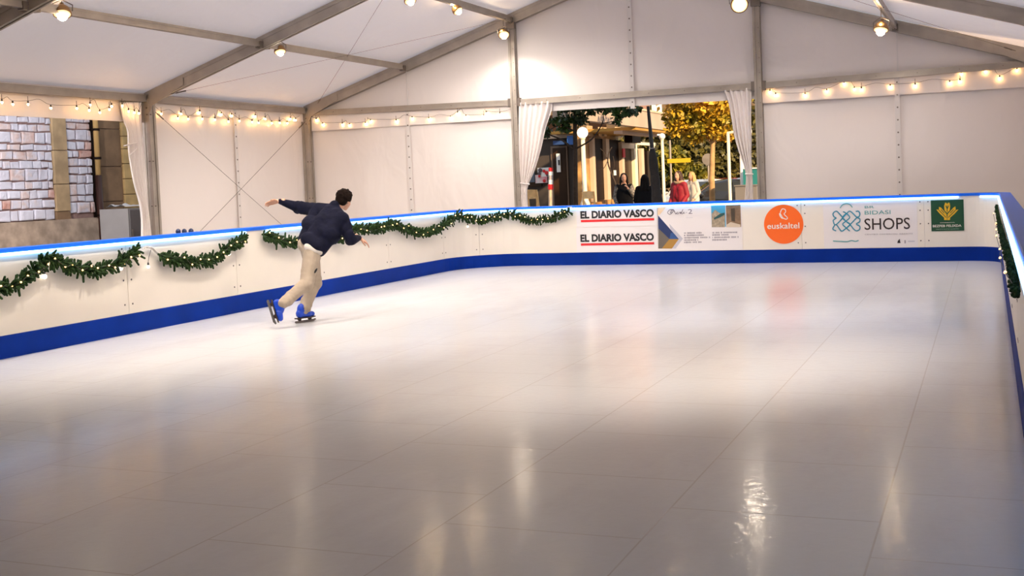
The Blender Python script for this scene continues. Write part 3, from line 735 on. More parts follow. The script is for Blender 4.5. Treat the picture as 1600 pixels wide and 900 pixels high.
for i, (X, Y, k_) in enumerate(((5, -8.2, 1.3), (10, -6.5, .6), (10, -10.5, 1.0), (7.5, -4.5, .6), (12.5, -9, .9), (5.2, -12.4, 2.4), (7.5, -8.8, 1.7), (7.5, -12.7, 2.1), (12.5, -12.7, 1.9), (7.5, -10.6, 1.1))):  # unseen lamps added to brighten the ice and the left boards
    flood(0, 0, X, 'added overhead fill lamp out of view, %s of ten towards the camera' % ('first','second','third','fourth','fifth','sixth','seventh','eighth','ninth','tenth')[i], zr(X), p=(X, Y, zr(X)-.45), cone=118 if Y > -9.5 else 106, aim=(-.9 if i == 9 else -.5 if X > 6 else 0, .6 if Y > -9.5 else .28, -1), lit=k_, tilt=0)

# ------------------------------------------------------------------ bracing cables
def cable(a, b, label, r_=.0038):
    a = V(a); b = V(b); root = empty('bracing_cable', tuple(a)); tag(root, label, 'cable')
    bm = bmesh.new(); tube(bm, [a, a.lerp(b, .5)-V((0,0,.01)), b], r_, 6); obj('wire_rope', bm, DARK, root)
    d = (b-a).normalized(); bm = bmesh.new(); tube(bm, [a+d*.1, a+d*.28], .013, 8); tube(bm, [a+d*.02, a+d*.1], .008, 6); obj('turnbuckle', bm, STEEL, root)
cable((.02, -4.88, HE-.22), (.02, -.12, .25), 'bracing cable falling from the middle post to the corner foot')
cable((.04, -.12, HE-.25), (.04, -4.88, .25), 'bracing cable falling from the corner post to the left')
cable((.5, -5.0, zr(.5)-.12), (5, -.15, zr(5)-.02), 'thin roof cable crossing the left bay towards the end wall', .0022)
cable((.4, -.15, zr(.4)+.0), (5, -4.9, zr(5)-.02), 'thin roof cable rising from the corner to the middle rafter', .003)
cable((14.5, -.15, zr(14.5)), (10, -4.9, zr(10)), 'thin roof cable in the right slope of the roof', .0025)

# ------------------------------------------------------------------ curtains
CUR = mat('curtain_white', (.80, .74, .71), .6, bump=.3, bscale=6)
def curtain(rows, axis, val, label, folds, amp, flat=0.0):
    """rows: (v_left,u_left,v_right,u_right) traced outline turned into real points on the wall plane, pleated in depth"""
    L_ = catmull([at(u0, v0, axis, val) for u0, v0, u1, v1 in rows], 6); R_ = catmull([at(u1, v1, axis, val) for u0, v0, u1, v1 in rows], 6)
    nx = folds*8; bm = bmesh.new(); g = []
    for j, (a, b) in enumerate(zip(L_, R_)):
        row = []; t = j/(len(L_)-1)
        for i in range(nx+1):
            s = i/nx; p = a.lerp(b, s)
            k = amp*(math.sin(s*folds*2*PI+.6*math.sin(t*5+s*4)) + .35*math.sin(s*folds*5.1+2*t))*(1-flat*t)
            off = V((0,0,0)); off[axis] = (k if axis == 0 else -k) + (.02 if axis == 0 else -.02); row.append(bm.verts.new(p+off))
        g.append(row)
    for j in range(len(g)-1):
        for i in range(nx): bm.faces.new((g[j][i], g[j][i+1], g[j+1][i+1], g[j+1][i]))
    p0 = at(rows[0][0], rows[0][1], axis, val); root = empty('curtain', (p0.x, p0.y, 0)); tag(root, label, 'curtain')
    o = obj('cloth', bm, CUR, root, smooth=True); sd = o.modifiers.new('s', 'SOLIDIFY'); sd.thickness = .006
    return root, L_, R_
def tie(root, a, b, axis):
    bm = bmesh.new(); n = V((0,0,0)); n[axis] = .05 if axis == 0 else -.05
    tube(bm, [V(a)+n, V(a).lerp(V(b), .5)+n*1.5, V(b)+n], .012, 8); obj('tie_band', bm, CUR, root)
r1, _, _ = curtain([(812,161,864,158),(812,175,862,172),(812,200,853,200),(812,230,846,232),(813,262,836,266),(815,284,827,286),(812,300,824,300),(810,330,826,330)], 1, .02, 'tied-back white curtain on the left of the end wall opening', 6, .035)
tie(r1, at(814,286,1,.0), at(829,288,1,.0), 1)
r2, _, _ = curtain([(1132,141,1174,137),(1139,160,1174,160),(1144,185,1174,185),(1149,215,1175,215),(1158,245,1175,245),(1166,270,1176,270),(1166,290,1177,290),(1163,330,1178,330)], 1, .02, 'tied-back white curtain on the right of the end wall opening', 5, .035)
tie(r2, at(1165,272,1,.0), at(1178,272,1,.0), 1)
r3, _, _ = curtain([(186,160,220,158),(189,186,220,180),(196,205,221,205),(197,228,223,228),(199,250,225,255),(206,285,227,290),(216,318,228,318),(219,345,232,345),(219,380,236,380)], 0, -.02, 'white curtain gathered against the left tent post', 4, .03)
tie(r3, at(190,228,0,.02), at(213,222,0,.03), 0)
tie(r3, at(198,243,0,.02), at(210,232,0,.03), 0)

# ------------------------------------------------------------------ people
SKIN = mat('skin', (.62, .33, .22), .5, noise_amt=.12, nscale=20); EYEW = mat('eye_white', (.7,.68,.65), .3); LIP = mat('lips', (.42, .14, .12), .5)
def frame_of(fwd, up):
    f = V(fwd).normalized(); r = f.cross(V(up)).normalized(); u = r.cross(f).normalized(); return f, r, u
def head_caps(bm, c, f, r, u, s=1.0):
    rot = Matrix((r, f, u)).transposed()
    ball(bm, c+u*.012*s-f*.012*s, 1, (.077*s, .098*s, .100*s), 3, rot)          # skull
    ball(bm, c+f*.022*s-u*.045*s, 1, (.060*s, .070*s, .072*s), 3, rot)          # face
    ball(bm, c+f*.052*s-u*.096*s, 1, (.032*s, .032*s, .026*s), 2, rot)          # chin
    tube(bm, [c+f*.080*s+u*.012*s, c+f*.100*s-u*.022*s, c+f*.107*s-u*.035*s, c+f*.082*s-u*.043*s], [.008*s, .011*s, .015*s, .010*s], 8)  # nose
    ball(bm, c+f*.080*s+u*.018*s, 1, (.045*s, .012*s, .009*s), 2, rot)          # brow
    for sg in (1, -1):
        ball(bm, c+r*sg*.079*s-f*.008*s-u*.018*s, 1, (.009*s, .020*s, .032*s), 2, rot)   # ears
        ball(bm, c+r*sg*.04*s+f*.052*s-u*.035*s, 1, (.022*s, .022*s, .018*s), 2, rot)    # cheeks
def hand(bm, w_, d, n, sd, curl=.35, s=1.0):
    """palm from wrist w_ along d; n = back-of-hand normal; sd = thumb side"""
    d = V(d).normalized(); n = (V(n)-d*V(n).dot(d)).normalized(); t = V(sd); t = (t-d*t.dot(d)-n*t.dot(n)).normalized()
    for k in (-1.5, -.5, .5, 1.5):
        capsule(bm, w_+d*.01*s+t*k*.010*s, w_+d*.085*s+t*k*.019*s, .013*s, .0115*s, 8)
    for k, L_ in ((1.5, .068), (.5, .076), (-.5, .070), (-1.5, .054)):
        p = w_+d*.09*s+t*k*.0195*s; dd = d.copy(); spread = t*k*.05
        for q, rr in ((.45, .0088), (.32, .0082), (.23, .0072)):
            dd = (dd - n*curl*(.9 if q < .4 else .6) + spread*.5).normalized(); e = p+dd*L_*q*s; capsule(bm, p, e, rr*s, rr*.92*s, 8); p = e
    p = w_+d*.025*s+t*.026*s; e = p+(d*.55+t*.75-n*.2).normalized()*.042*s; capsule(bm, p, e, .013*s, .0105*s, 8); g = e+(d*.85+t*.35-n*.3).normalized()*.034*s; capsule(bm, e, g, .010*s, .008*s, 8)
def body_build(J, s=1.0, hands=None):
    def b_(bm):
        f, r, u = J['face']; head_caps(bm, J['head'], f, r, u, s)
        capsule(bm, J['neck']-(J['head']-J['neck'])*.2, J['head']-u*.05*s-f*.015*s, .058*s, .052*s)
        capsule(bm, J['neck'], J['shL'], .06*s, .055*s); capsule(bm, J['neck'], J['shR'], .06*s, .055*s)
        capsule(bm, J['chest']+(J['shL']-J['shR'])*.18, J['pelvis']+(J['hipL']-J['hipR'])*.25, .098*s, .095*s)
        capsule(bm, J['chest']-(J['shL']-J['shR'])*.18, J['pelvis']-(J['hipL']-J['hipR'])*.25, .098*s, .095*s)
        capsule(bm, J['neck'], J['chest'], .07*s, .10*s)
        for k in 'LR':
            capsule(bm, J['sh'+k], J['el'+k], .042*s, .038*s); capsule(bm, J['el'+k], J['wr'+k], .039*s, .026*s)
            capsule(bm, J['hip'+k], J['kn'+k], .085*s, .055*s); capsule(bm, J['kn'+k], J['an'+k], .054*s, .036*s)
            capsule(bm, J['an'+k], J['an'+k]+J.get('toe'+k, V((0,0,-.05)))*.6, .036*s, .03*s)
            if hands: hand(bm, J['wr'+k], *hands[k], s=s)
    return b_

# skater
FH = V((F.x, F.y, 0)).normalized(); RH = V((FH.y, -FH.x, 0)); Z3 = V((0,0,1))
G0 = at(474, 504, 2, 0.0)
def J3(u, v, dd=0.0): return atp(u, v, G0+FH*dd, FH)
sk = empty('person', (G0.x, G0.y, 0)); tag(sk, 'skater in navy jacket, beige trousers and blue skates leaning forward on the ice', 'person')
hf = (RH*.48+FH*.85-Z3*.30).normalized()
J = dict(head=J3(538.5,312,.30), neck=J3(522,327,.22), chest=J3(510,350,.13), pelvis=J3(486,383,.0),
         shL=J3(497,328,.32), shR=J3(533,343,.06), elL=J3(464,323,.44), wrL=J3(437,314.5,.38), elR=J3(549,375,.02), wrR=J3(561,371.5,.24),
         hipL=J3(484,389,.08), hipR=J3(489,392,-.08), knL=J3(492,441,.10), knR=J3(479,443,-.26), anL=J3(473.5,487,.03), anR=J3(443.5,473,-.50))
J['face'] = frame_of(hf, (Z3+RH*.38+FH*.25))
f_, r_, u_ = J['face']
toeLd = (RH*.62+FH*.72).normalized()
heelL = at(463, 505.5, 2, .0); toeL = heelL+toeLd*.27
axR = (RH*.30-Z3*.93-FH*.22).normalized()
J['toeL'] = toeLd*.01; J['toeR'] = axR*.01
skb = blob('body', body_build(J, 1.0, None), .008, SKIN, sk)
for k, (d, n, sd, curl) in {'L': ((-RH*.9-FH*.1-Z3*.12), (Z3*.7+FH*.5), (-Z3*.5-FH*.7), .33), 'R': ((RH*.55+FH*.45-Z3*.45), (RH*.2+Z3*.8-FH*.3), (-FH*.6+RH*.5), .35)}.items():
    def hb(bm, k=k, d=d, n=n, sd=sd, curl=curl): 
        dd = V(d).normalized(); capsule(bm, J['wr'+k]-dd*.05, J['wr'+k]+dd*.02, .026, .027); hand(bm, J['wr'+k]+dd*.005, d, n, sd, curl, 1.08)
    o = blob('hand', hb, .0045, SKIN, sk, 3)
for sg in (1, -1):
    bm = bmesh.new(); ball(bm, J['head']+r_*sg*.031+f_*.078-u_*.004, .012, sub=2); obj('eye', bm, EYEW, sk, smooth=True)
    bm = bmesh.new(); ball(bm, J['head']+r_*sg*.031+f_*.0875-u_*.004, .006, sub=1); obj('iris', bm, BLACK, sk, smooth=True)
bm = bmesh.new(); tube(bm, [J['head']+r_*.022+f_*.082-u_*.070, J['head']+f_*.092-u_*.068, J['head']-r_*.022+f_*.082-u_*.070], [.003, .006, .003], 8); obj('lips', bm, LIP, sk, smooth=True)
def hair_short(bm):
    rot = Matrix((r_, f_, u_)).transposed(); c = J['head']
    ball(bm, c+u_*.030-f_*.026, 1, (.092, .104, .098), 3, rot); ball(bm, c-u_*.015-f_*.05, 1, (.082, .07, .08), 3, rot)
    rnd = random.Random(3)
    for i in range(150):
        a = V((rnd.gauss(0,1), rnd.gauss(0,1), rnd.gauss(0,1))).normalized()
        p = r_*a.x*.084 + f_*a.y*.098 + u_*a.z*.094
        if a.y > .35 and a.z < .45: continue
        if a.z < -.55: continue
        ball(bm, c+u_*.028-f_*.024+p, rnd.uniform(.012, .022), sub=1)
HAIR = mat('hair_dark_brown', (.012, .006, .004), .8, spec=.1, noise_amt=.5, nscale=60, bump=.6, bscale=90)
blob('hair', hair_short, .006, HAIR, sk, 2)
NAVYJ = mat('jacket_navy', (.0025, .0035, .018), .85, spec=.2, noise_amt=.3, nscale=14, bump=.5, bscale=16)
hemL, hemR = J3(476,375,.08), J3(499,391,-.09)
def jacket(bm):
    sL_, sR_ = J['shL'], J['shR']; up = (J['neck']-J['pelvis']).normalized()
    capsule(bm, sL_, hemL, .09, .085); capsule(bm, sR_, hemR, .105, .085); capsule(bm, sL_, sR_, .082, .088)
    capsule(bm, hemL, hemR, .080, .078); capsule(bm, J3(480,373,-.08), J3(496,384,-.13), .085, .080)
    c1 = J['chest']; capsule(bm, J['neck']-Z3*.01, sL_, .075, .092); capsule(bm, J['neck'], sR_, .075, .09); capsule(bm, c1, (hemL+hemR)/2, .155, .125); capsule(bm, J['neck']-up*.07, c1, .12, .16)
    m1 = (sL_+hemL)/2; m2 = (sR_+hemR)/2; capsule(bm, m1, m2, .125, .13); capsule(bm, (J['chest']+sR_)/2, (J['chest']+hemR)/2, .13, .125); capsule(bm, (J['neck']+sR_)/2-up*.03, (sR_+hemR)/2, .11, .12)
    capsule(bm, J['neck'], J['neck']+u_*.045-f_*.01, .072, .068)
    for k in 'LR':
        e = J['el'+k]; w0 = J['wr'+k]; s0 = J['sh'+k]; d = (w0-e).normalized()
        capsule(bm, s0, e, .082, .066); capsule(bm, e, w0-d*.035, .068, .042); capsule(bm, w0-d*.03, w0-d*.005, .039, .037)
        rn = random.Random(5)
        for i in range(7):     # sleeve folds
            t = (i+.5)/7; p = s0.lerp(e, t); capsule(bm, p+V((rn.uniform(-.03,.03), rn.uniform(-.03,.03), .02)), p+V((rn.uniform(-.03,.03), rn.uniform(-.03,.03), -.03)), .062, .06)
blob('jacket', jacket, .009, NAVYJ, sk, 14)
bm = bmesh.new(); 
def shirt(bm): capsule(bm, J3(484,386,-.125), J3(492,390,-.135), .070, .066); capsule(bm, J3(492,390,-.135), J3(499.5,393,-.12), .066, .054); capsule(bm, J3(492,384,-.10), J3(499,391,-.08), .075, .07)
blob('shirt_hem', shirt, .009, mat('shirt_white', (.72, .66, .60), .7), sk, 10)
BEIGE = mat('trousers_beige', (.42, .34, .26), .8, noise_amt=.14, nscale=10, bump=1.0, bscale=7)
def trousers(bm):
    capsule(bm, J['hipL']+Z3*.02, J['hipR']+Z3*.02, .110, .118); capsule(bm, J['pelvis']-Z3*.02, J['pelvis']-Z3*.06, .12, .12)
    capsule(bm, J3(477,382,.03), J['hipR'], .095, .11)
    for k in 'LR':
        h, kn, an = J['hip'+k], J['kn'+k], J['an'+k]; d = (an-kn).normalized()
        capsule(bm, h, kn, .112, .080); capsule(bm, kn, an+d*.015, .080, .063)
        capsule(bm, kn+(kn-(h+an)/2).normalized()*.012, kn, .078, .08)
        rn = random.Random(8)
        for i in range(8):      # folds above the boot and at the knee
            t = .5+.5*i/8; p = kn.lerp(an, t); capsule(bm, p+V((rn.uniform(-.02,.02), rn.uniform(-.02,.02), 0)), p+V((rn.uniform(-.02,.02), rn.uniform(-.02,.02), -.012)), .064, .062)
            t = .65+.5*i/8; p = h.lerp(kn, min(t, 1.05)); capsule(bm, p+V((rn.uniform(-.02,.02), rn.uniform(-.02,.02), .0)), p+V((rn.uniform(-.02,.02), rn.uniform(-.02,.02), -.02)), .078, .075)
blob('trousers', trousers, .009, BEIGE, sk, 4)
pk = J3(494, 423.5, -.30); bm = bmesh.new(); ball(bm, J3(493.5, 423, -.262), 1, (.014, .012, .034), 2, V((RH*.5+Z3*.85)).to_track_quat('Z','Y').to_matrix()); obj('pocket_zip', bm, BLACK, sk, smooth=True)
# skates
SKB = mat('skate_blue', (.004, .045, .42), .35); SOLE = mat('skate_sole', (.03, .015, .012), .5); BLADE = mat('blade_steel', (.62, .58, .55), .25, .85); LACE = mat('lace_white', (.7, .7, .7), .7)
BLADED = mat('blade_dark', (.18, .15, .14), .35, .7)
def skate(heel, fwd, up, bl, ankle):
    f, r, u = frame_of(fwd, up)
    def P(x, y, z): return heel + f*x + r*y + u*z
    def bt(bm):
        capsule(bm, P(.048,0,.112), P(.082,0,.158), .042, .042); capsule(bm, P(.07,0,.165), P(.082,0,.190), .044, .042)
        capsule(bm, P(.05,0,.10), P(.15,0,.098), .042, .040); capsule(bm, P(.15,0,.095), P(.235,0,.090), .042, .033)
        capsule(bm, P(.09,0,.15), P(.15,0,.115), .045, .040); capsule(bm, P(.17,.012,.092), P(.21,-.012,.088), .038, .036)
    b0 = blob('skate_boot', bt, .007, SKB, sk, 4)
    bm = bmesh.new(); 
    prism(bm, [P(x, y, .062) for x, y in ((-.002,-.03),(-.002,.03),(.09,.03),(.16,.042),(.22,.04),(.272,.015),(.272,-.015),(.22,-.04),(.16,-.042),(.09,-.03))], u*-.012); obj('sole', bm, SOLE, b0)
    bm = bmesh.new()
    for x0, x1 in ((.02,.075),(.165,.225)):
        prism(bm, [P(x0,-.012,.052), P(x1,-.012,.052), P(x1-.015,-.006,.024), P(x0+.015,-.006,.024)], r*.018)
    obj('blade_holder', bm, SOLE, b0)
    bm = bmesh.new(); prism(bm, [P(-.02,-.0035,.012), P(-.005,-.0035,.0), P(.25,-.0035,.0), P(.285,-.0035,.018), P(.275,-.0035,.034), P(.24,-.0035,.028), P(-.01,-.0035,.028)], r*.007); obj('blade', bm, bl, b0)
    for i in range(5):
        bm = bmesh.new(); x = .10+.022*i; z = .165-.013*i
        tube(bm, [P(x,-.034,z-.012), P(x+.006,0,z+.012), P(x,.034,z-.012)], .0035, 6); obj('lace', bm, LACE, b0)
    for z in (.175,):
        bm = bmesh.new(); tube(bm, [P(.085,-.046,z-.004), P(.122,0,z), P(.085,.046,z-.004)], .006, 6); obj('strap', bm, SOLE, b0)
skate(heelL, toeLd, Z3, BLADED, J['anL'])
uR = (RH*.93+Z3*.30+FH*.15).normalized()
hR = J['anR'] - uR*.178 - axR*.08
skate(hR, axR, uR, BLADE, J['anR'])

def bystander(name_label, u, vhead, Y, h, face_dir, coat, hairm, long_hair=True, legs=None, hand_up=False, coatlen=.55, sleeve=None, collar=None, bag=None, skirt=False):
    s = h/1.75; p = at(u, vhead, 1, Y); base = V((p.x, Y, -.05)); root = empty('person', tuple(base)); tag(root, name_label, 'person')
    f = V(face_dir).normalized(); r = f.cross(Z3).normalized()
    def P(x, y, z): return base + r*x*s + f*y*s + Z3*z*s
    J = dict(head=P(0,.03,1.64), neck=P(0,0,1.48), chest=P(0,0,1.25), pelvis=P(0,0,.95), shL=P(-.17,0,1.41), shR=P(.17,0,1.41),
             elL=P(-.24,-.02,1.13), wrL=P(-.20,.14,.95), elR=P(.24,-.02,1.13), wrR=P(.20,.14,.95),
             hipL=P(-.09,0,.92), hipR=P(.09,0,.92), knL=P(-.10,.02,.50), knR=P(.11,.05,.50), anL=P(-.10,0,.10), anR=P(.12,0,.10))
    if hand_up: J['elL'] = P(-.25,.06,1.15); J['wrL'] = P(-.10,.26,1.36)
    J['face'] = frame_of(f-Z3*.12, Z3); J['toeL'] = f*.12; J['toeR'] = f*.12
    hands = {k: (J['wr'+k]-J['el'+k], r*(1 if k == 'R' else -1), f, .5) for k in 'LR'}
    blob('body', body_build(J, s, hands), .013, SKIN, root, 3)
    def arms(bm):
        for k in 'LR': capsule(bm, J['sh'+k], J['el'+k], .074*s, .064*s); capsule(bm, J['el'+k], J['wr'+k].lerp(J['el'+k], .12), .062*s, .045*s)
    def ct(bm):
        capsule(bm, J['shL'], J['shR'], .075*s, .075*s); capsule(bm, P(-.08,0,1.3), P(-.10,0,1.45-coatlen), .125*s, .135*s); capsule(bm, P(.08,0,1.3), P(.10,0,1.45-coatlen), .125*s, .135*s)
        capsule(bm, P(0,-.01,1.45), P(0,0,1.1), .09*s, .14*s)
        if not sleeve: arms(bm)
    blob('coat', ct, .014, coat, root, 4)
    if sleeve: blob('sleeves', arms, .013, sleeve, root, 3)
    def tr(bm):
        for k in 'LR': capsule(bm, J['hip'+k], J['kn'+k], .10*s, .075*s); capsule(bm, J['kn'+k], J['an'+k], .073*s, .055*s)
        if skirt: capsule(bm, P(-.05,0,.9), P(-.07,0,.5), .13*s, .15*s); capsule(bm, P(.05,0,.9), P(.07,0,.5), .13*s, .15*s)
    blob('trousers', tr, .014, legs or BLACK, root, 3)
    for k in 'LR':
        def sh(bm): capsule(bm, J['an'+k]-Z3*.05*s-f*.03*s, J['an'+k]-Z3*.06*s+f*.13*s, .045*s, .035*s); capsule(bm, J['an'+k]-Z3*.04*s, J['an'+k]+Z3*.02*s, .045*s, .045*s)
        blob('shoe', sh, .012, SOLE, root, 2)
    def hr(bm):
        c = J['head']; F2, R2, U2 = J['face']; rot = Matrix((R2, F2, U2)).transposed()
        ball(bm, c+U2*.026*s-F2*.028*s, 1, (.090*s, .100*s, .096*s), 3, rot)
        if long_hair:
            for sg in (-1, 0, 1): capsule(bm, c-F2*.05*s+R2*sg*.055*s, c-F2*.075*s+R2*sg*.085*s-U2*.28*s, .050*s, .045*s)
            for sg in (-1, 1): capsule(bm, c+R2*sg*.078*s+U2*.02*s, c+R2*sg*.095*s-U2*.24*s+F2*.035*s, .026*s, .032*s)
    blob('hair', hr, .012, hairm, root, 3)
    if collar:
        bm = bmesh.new(); pts = [P(.13*math.cos(a)*1.05, .09*math.sin(a)-.02, 1.47+.02*math.sin(a*3)) for a in [i*2*PI/16 for i in range(17)]]
        tube(bm, pts, .035*s, 8, caps=False); obj('fur_collar', bm, collar, root, smooth=True)
    if bag:
        bm = bmesh.new(); q = P(.30,.05,.80); box(bm, tuple(q-V((.13,.05,.16))), tuple(q+V((.13,.05,.16)))); bmesh.ops.bevel(bm, geom=bm.edges[:], offset=.03, segments=3, affect='EDGES'); o = obj('shoulder_bag', bm, bag, root, smooth=True)
        bm = bmesh.new(); tube(bm, [P(.22,.05,.95), P(.17,.10,1.3), P(.12,.02,1.49), P(.19,-.08,1.3), P(.38,.05,.95)], .012, 6); obj('bag_strap', bm, bag, root)
    return root, J
def hd(u): return at(u, 280, 1, 6)
PAT = mat('coat_patterned', (.30, .26, .22), .8, noise_amt=.9, nscale=22, col2=(.03, .03, .04))
BLK = mat('coat_black', (.006, .006, .008), .9, spec=.15); REDC = mat('coat_red', (.30, .006, .020), .7, noise_amt=.3, nscale=6, bump=.5, bscale=9)
HB2 = mat('hair_black', (.005, .004, .004), .7, spec=.15); HBR = mat('hair_brown', (.06, .022, .010), .5, noise_amt=.5, nscale=20); HBL = mat('hair_blonde', (.60, .32, .12), .5)
bystander('woman in patterned jacket over a black dress, hand raised to her face', 974, 262, 6, 1.74, (.35,-1,0), BLK, HB2, hand_up=True, skirt=True, sleeve=PAT)
bystander('dark-haired person in a black coat seen from behind at the opening', 1007, 270, 4.2, 1.68, (-.2,1,0), BLK, HB2, coatlen=.75)
bystander('woman in a red coat with fur collar and long brown hair', 1060, 264, 6.2, 1.74, (-.45,-1,0), REDC, HBR, collar=mat('fur', (.45,.30,.18), .9, bump=1, bscale=60), coatlen=.62)
bystander('distant blonde pedestrian in a pale top with an orange bag', 1081, 266, 11, 1.72, (-.6,-1,0), mat('top_pale', (.55,.50,.44), .8), HBL, bag=mat('bag_orange', (.75,.16,.02), .6), legs=mat('jeans_pale', (.25,.27,.32), .8))

# ------------------------------------------------------------------ outside the end wall opening
CREAMC = mat('facade_cream', (.62, .47, .34), .8, noise_amt=.1, nscale=1.5); PEACH = mat('facade_peach', (.70, .42, .27), .8)
CONC = mat('facade_concrete', (.50, .38, .30), .8, noise_amt=.15, nscale=1); BRN = mat('glass_brown', (.045, .022, .010), .25, spec=.15, noise_amt=.4, nscale=.8)
DKBR = mat('panel_dark_brown', (.012, .006, .004), .5, spec=.1); OCH = mat('soffit_ochre', (.52, .28, .05), .6, noise_amt=.25, nscale=1.2)
GGOLD = mat('glass_sun_glow', (.60, .33, .11), .45, noise_amt=.6, nscale=1.3, col2=(.16, .075, .02)); STONEG = mat('wall_dark_grey', (.06, .048, .042), .7, spec=.2, noise_amt=.25, nscale=1)  # golden sun glow on the glazing is put into its colour
SUNP = mat('pole_cream', (.86, .74, .55), .5); WHITEW = mat('window_white', (.85, .85, .83), .4); CURB = mat('curb_pale', (.52, .42, .34), .8)
FA = at(980, 250, 1, 13.0); FB = at(1045, 250, 1, 18.5); FD = V((FB.x-FA.x, FB.y-FA.y, 0)).normalized(); FN = V((FD.y, -FD.x, 0))
if FN.dot(CAM-FA) < 0: FN = -FN
def Q(u, v, off): return atp(u, v, FA-FN*off, FN)
def fq(parent, name, u0, v0, u1, v1, off, th, m, vm=None):
    um, vm = (u0+u1)/2, (v0+v1)/2
    a = Q(u0, vm, off); b = Q(u1, vm, off); z1 = Q(um, v0, off).z; z0 = Q(um, v1, off).z
    bm = bmesh.new(); prism(bm, [V((a.x,a.y,z0)), V((b.x,b.y,z0)), V((b.x,b.y,z1)), V((a.x,a.y,z1))], -FN*th); return obj(name, bm, m, parent)
g = empty('building', (FA.x, FA.y, 0)); tag(g, 'modern shop building with concrete fascia, ochre soffit and tall brown glazing', 'building')
zt, zb_ = FA.z+0, 0
zft, zfb = Q(980,169,0).z, Q(980,196,0).z
S0 = FA-FD*((13-6.8)/FD.y); S1 = FB+FD*0.4
def run(name, p, q, z0, z1, off, th, m):
    bm = bmesh.new(); a = V((p.x,p.y,z0))-FN*off; b = V((q.x,q.y,z0))-FN*off; h = V((0,0,z1-z0)); prism(bm, [a, b, b+h, a+h], -FN*th); return obj(name, bm, m, g)
run('fascia', S0, S1, zfb, zft, 0, .25, CONC)
run('fascia_edge', S0, S1, zft, zft+.07, -.03, .3, CREAMC)
S0g = Q(907, 250, 2.0)+FN*2.0
run('soffit', S0g, S1, zfb-.10, zfb, .05, 3.0, OCH)
run('soffit_band', S0g, S1, zfb-.20, zfb-.10, .5, .3, CONC)
run('upper_wall', S0, S1, zft+.07, zft+4, 1.0, .3, PEACH)
fq(g, 'upper_window', 1022, 150, 1034, 178, .9, .1, WHITEW); fq(g, 'upper_panel', 994, 150, 1015, 172, .9, .1, mat('wall_mauve', (.30,.17,.13), .8))
run('glass_wall', S0g, S1, -.05, zfb-.1, 2.0, .2, GGOLD)
run('plinth', S0g, S1, -.05, .35, 1.9, .3, CURB)
for (u0, v0, u1, v1, m, nm) in ((915,212,927,318,GGOLD,'glass_panel'),(931,217,948,312,DKBR,'door_panel'),(954,219,972,308,DKBR,'door_panel'),(977,232,992,312,BRN,'glass_panel'),(997,234,1003,312,DKBR,'glass_panel'),(1012,236,1020,300,DKBR,'glass_panel')):
    fq(g, nm, u0, v0, u1, v1, 1.85, .14, m)
for (u0, v0, u1, v1, m) in ((927.5,215,931,316,CREAMC),(948.5,217,953.5,312,CREAMC),(973,222,976.5,310,CREAMC),(992.5,223,997,312,SUNP),(1003.5,232,1007.5,312,CREAMC),(1021,226,1024,300,SUNP),(974,222,993,232,CREAMC),(993,222,1024,227,SUNP)):
    fq(g, 'column' if v1-v0 > 40 else 'door_header', u0, v0, u1, v1, 1.72, .15, m)
o = fq(g, 'light_strip', 985, 206.5, 1033, 209.5, 1.2, .05, mat('strip_light', (1,.9,.7), .4, emit=(1,.80,.45), estr=3.0)); 
fq(g, 'hanging_speaker', 988, 211, 1001, 223, 1.3, .3, DKBR)
fq(g, 'notice', 959.5, 266, 963, 274, 1.80, .02, WHITEW); fq(g, 'notice', 973.5, 232, 977, 246, 1.65, .03, RED)
for u in (918, 936, 940, 962): fq(g, 'window_reflection', u, 196+random.uniform(0,3), u+8, 213, 1.8, .03, mat('painted_reflection', (.80,.60,.38), .2, noise_amt=.5, nscale=2))  # pale slabs painted in as reflections on the glazing

# shop front farther left
LY = 15.0
def lq(parent, name, u0, v0, u1, v1, off, th, m, Y=LY):
    a = at((u0+u1)/2, v1, 1, Y-off); b = at((u0+u1)/2, v0, 1, Y-off); x0 = at(u0, (v0+v1)/2, 1, Y-off).x; x1 = at(u1, (v0+v1)/2, 1, Y-off).x
    bm = bmesh.new(); box(bm, (x0, Y-off, a.z), (x1, Y-off+th, b.z)); return obj(name, bm, m, parent)
p = at(870, 318, 1, LY); g2 = empty('shop_front', (p.x, LY, 0)); tag(g2, 'dark grey shop front with posters and a blue awning, seen past the left curtain', 'building')
lq(g2, 'wall', 800, 212, 912, 345, 0, .5, STONEG); lq(g2, 'door_frame', 862, 228, 888, 330, .06, .1, mat('door_brown', (.16, .10, .06), .5)); lq(g2, 'door_glass', 865, 231, 885, 330, .10, .05, BRN)
lq(g2, 'door_panel', 869.5, 240, 875.5, 269, .16, .05, WHITEW); lq(g2, 'door_handle', 872, 250, 874, 258, .20, .04, BLACK)
lq(g2, 'window', 806, 255, 835, 286, .06, .1, mat('glass_blue_grey', (.10, .12, .16), .2)); lq(g2, 'sill', 806, 285, 846, 292, .1, .2, BRN)
lq(g2, 'awning', 864, 220, 880, 226, .5, .6, mat('awning_blue', (.02, .06, .20), .6)); lq(g2, 'sign_board', 886, 212, 896, 226, .5, .1, mat('sign_blue', (.04, .16, .55), .5))
lq(g2, 'lintel', 846, 210, 905, 216, .12, .15, CREAMC)
pb = at(848, 286, 1, LY-.3); g3 = empty('poster', (pb.x, LY-.2, pb.z)); tag(g3, 'white and pink poster with dark blotches on the grey shop wall', 'poster')
lq(g3, 'sheet', 840, 262, 859, 276, .20, .02, WHITEW); lq(g3, 'sheet', 836.5, 273, 855, 286, .19, .02, mat('poster_pink', (.72, .22, .28), .6, noise_amt=.8, nscale=3, col2=(.75,.70,.70)))
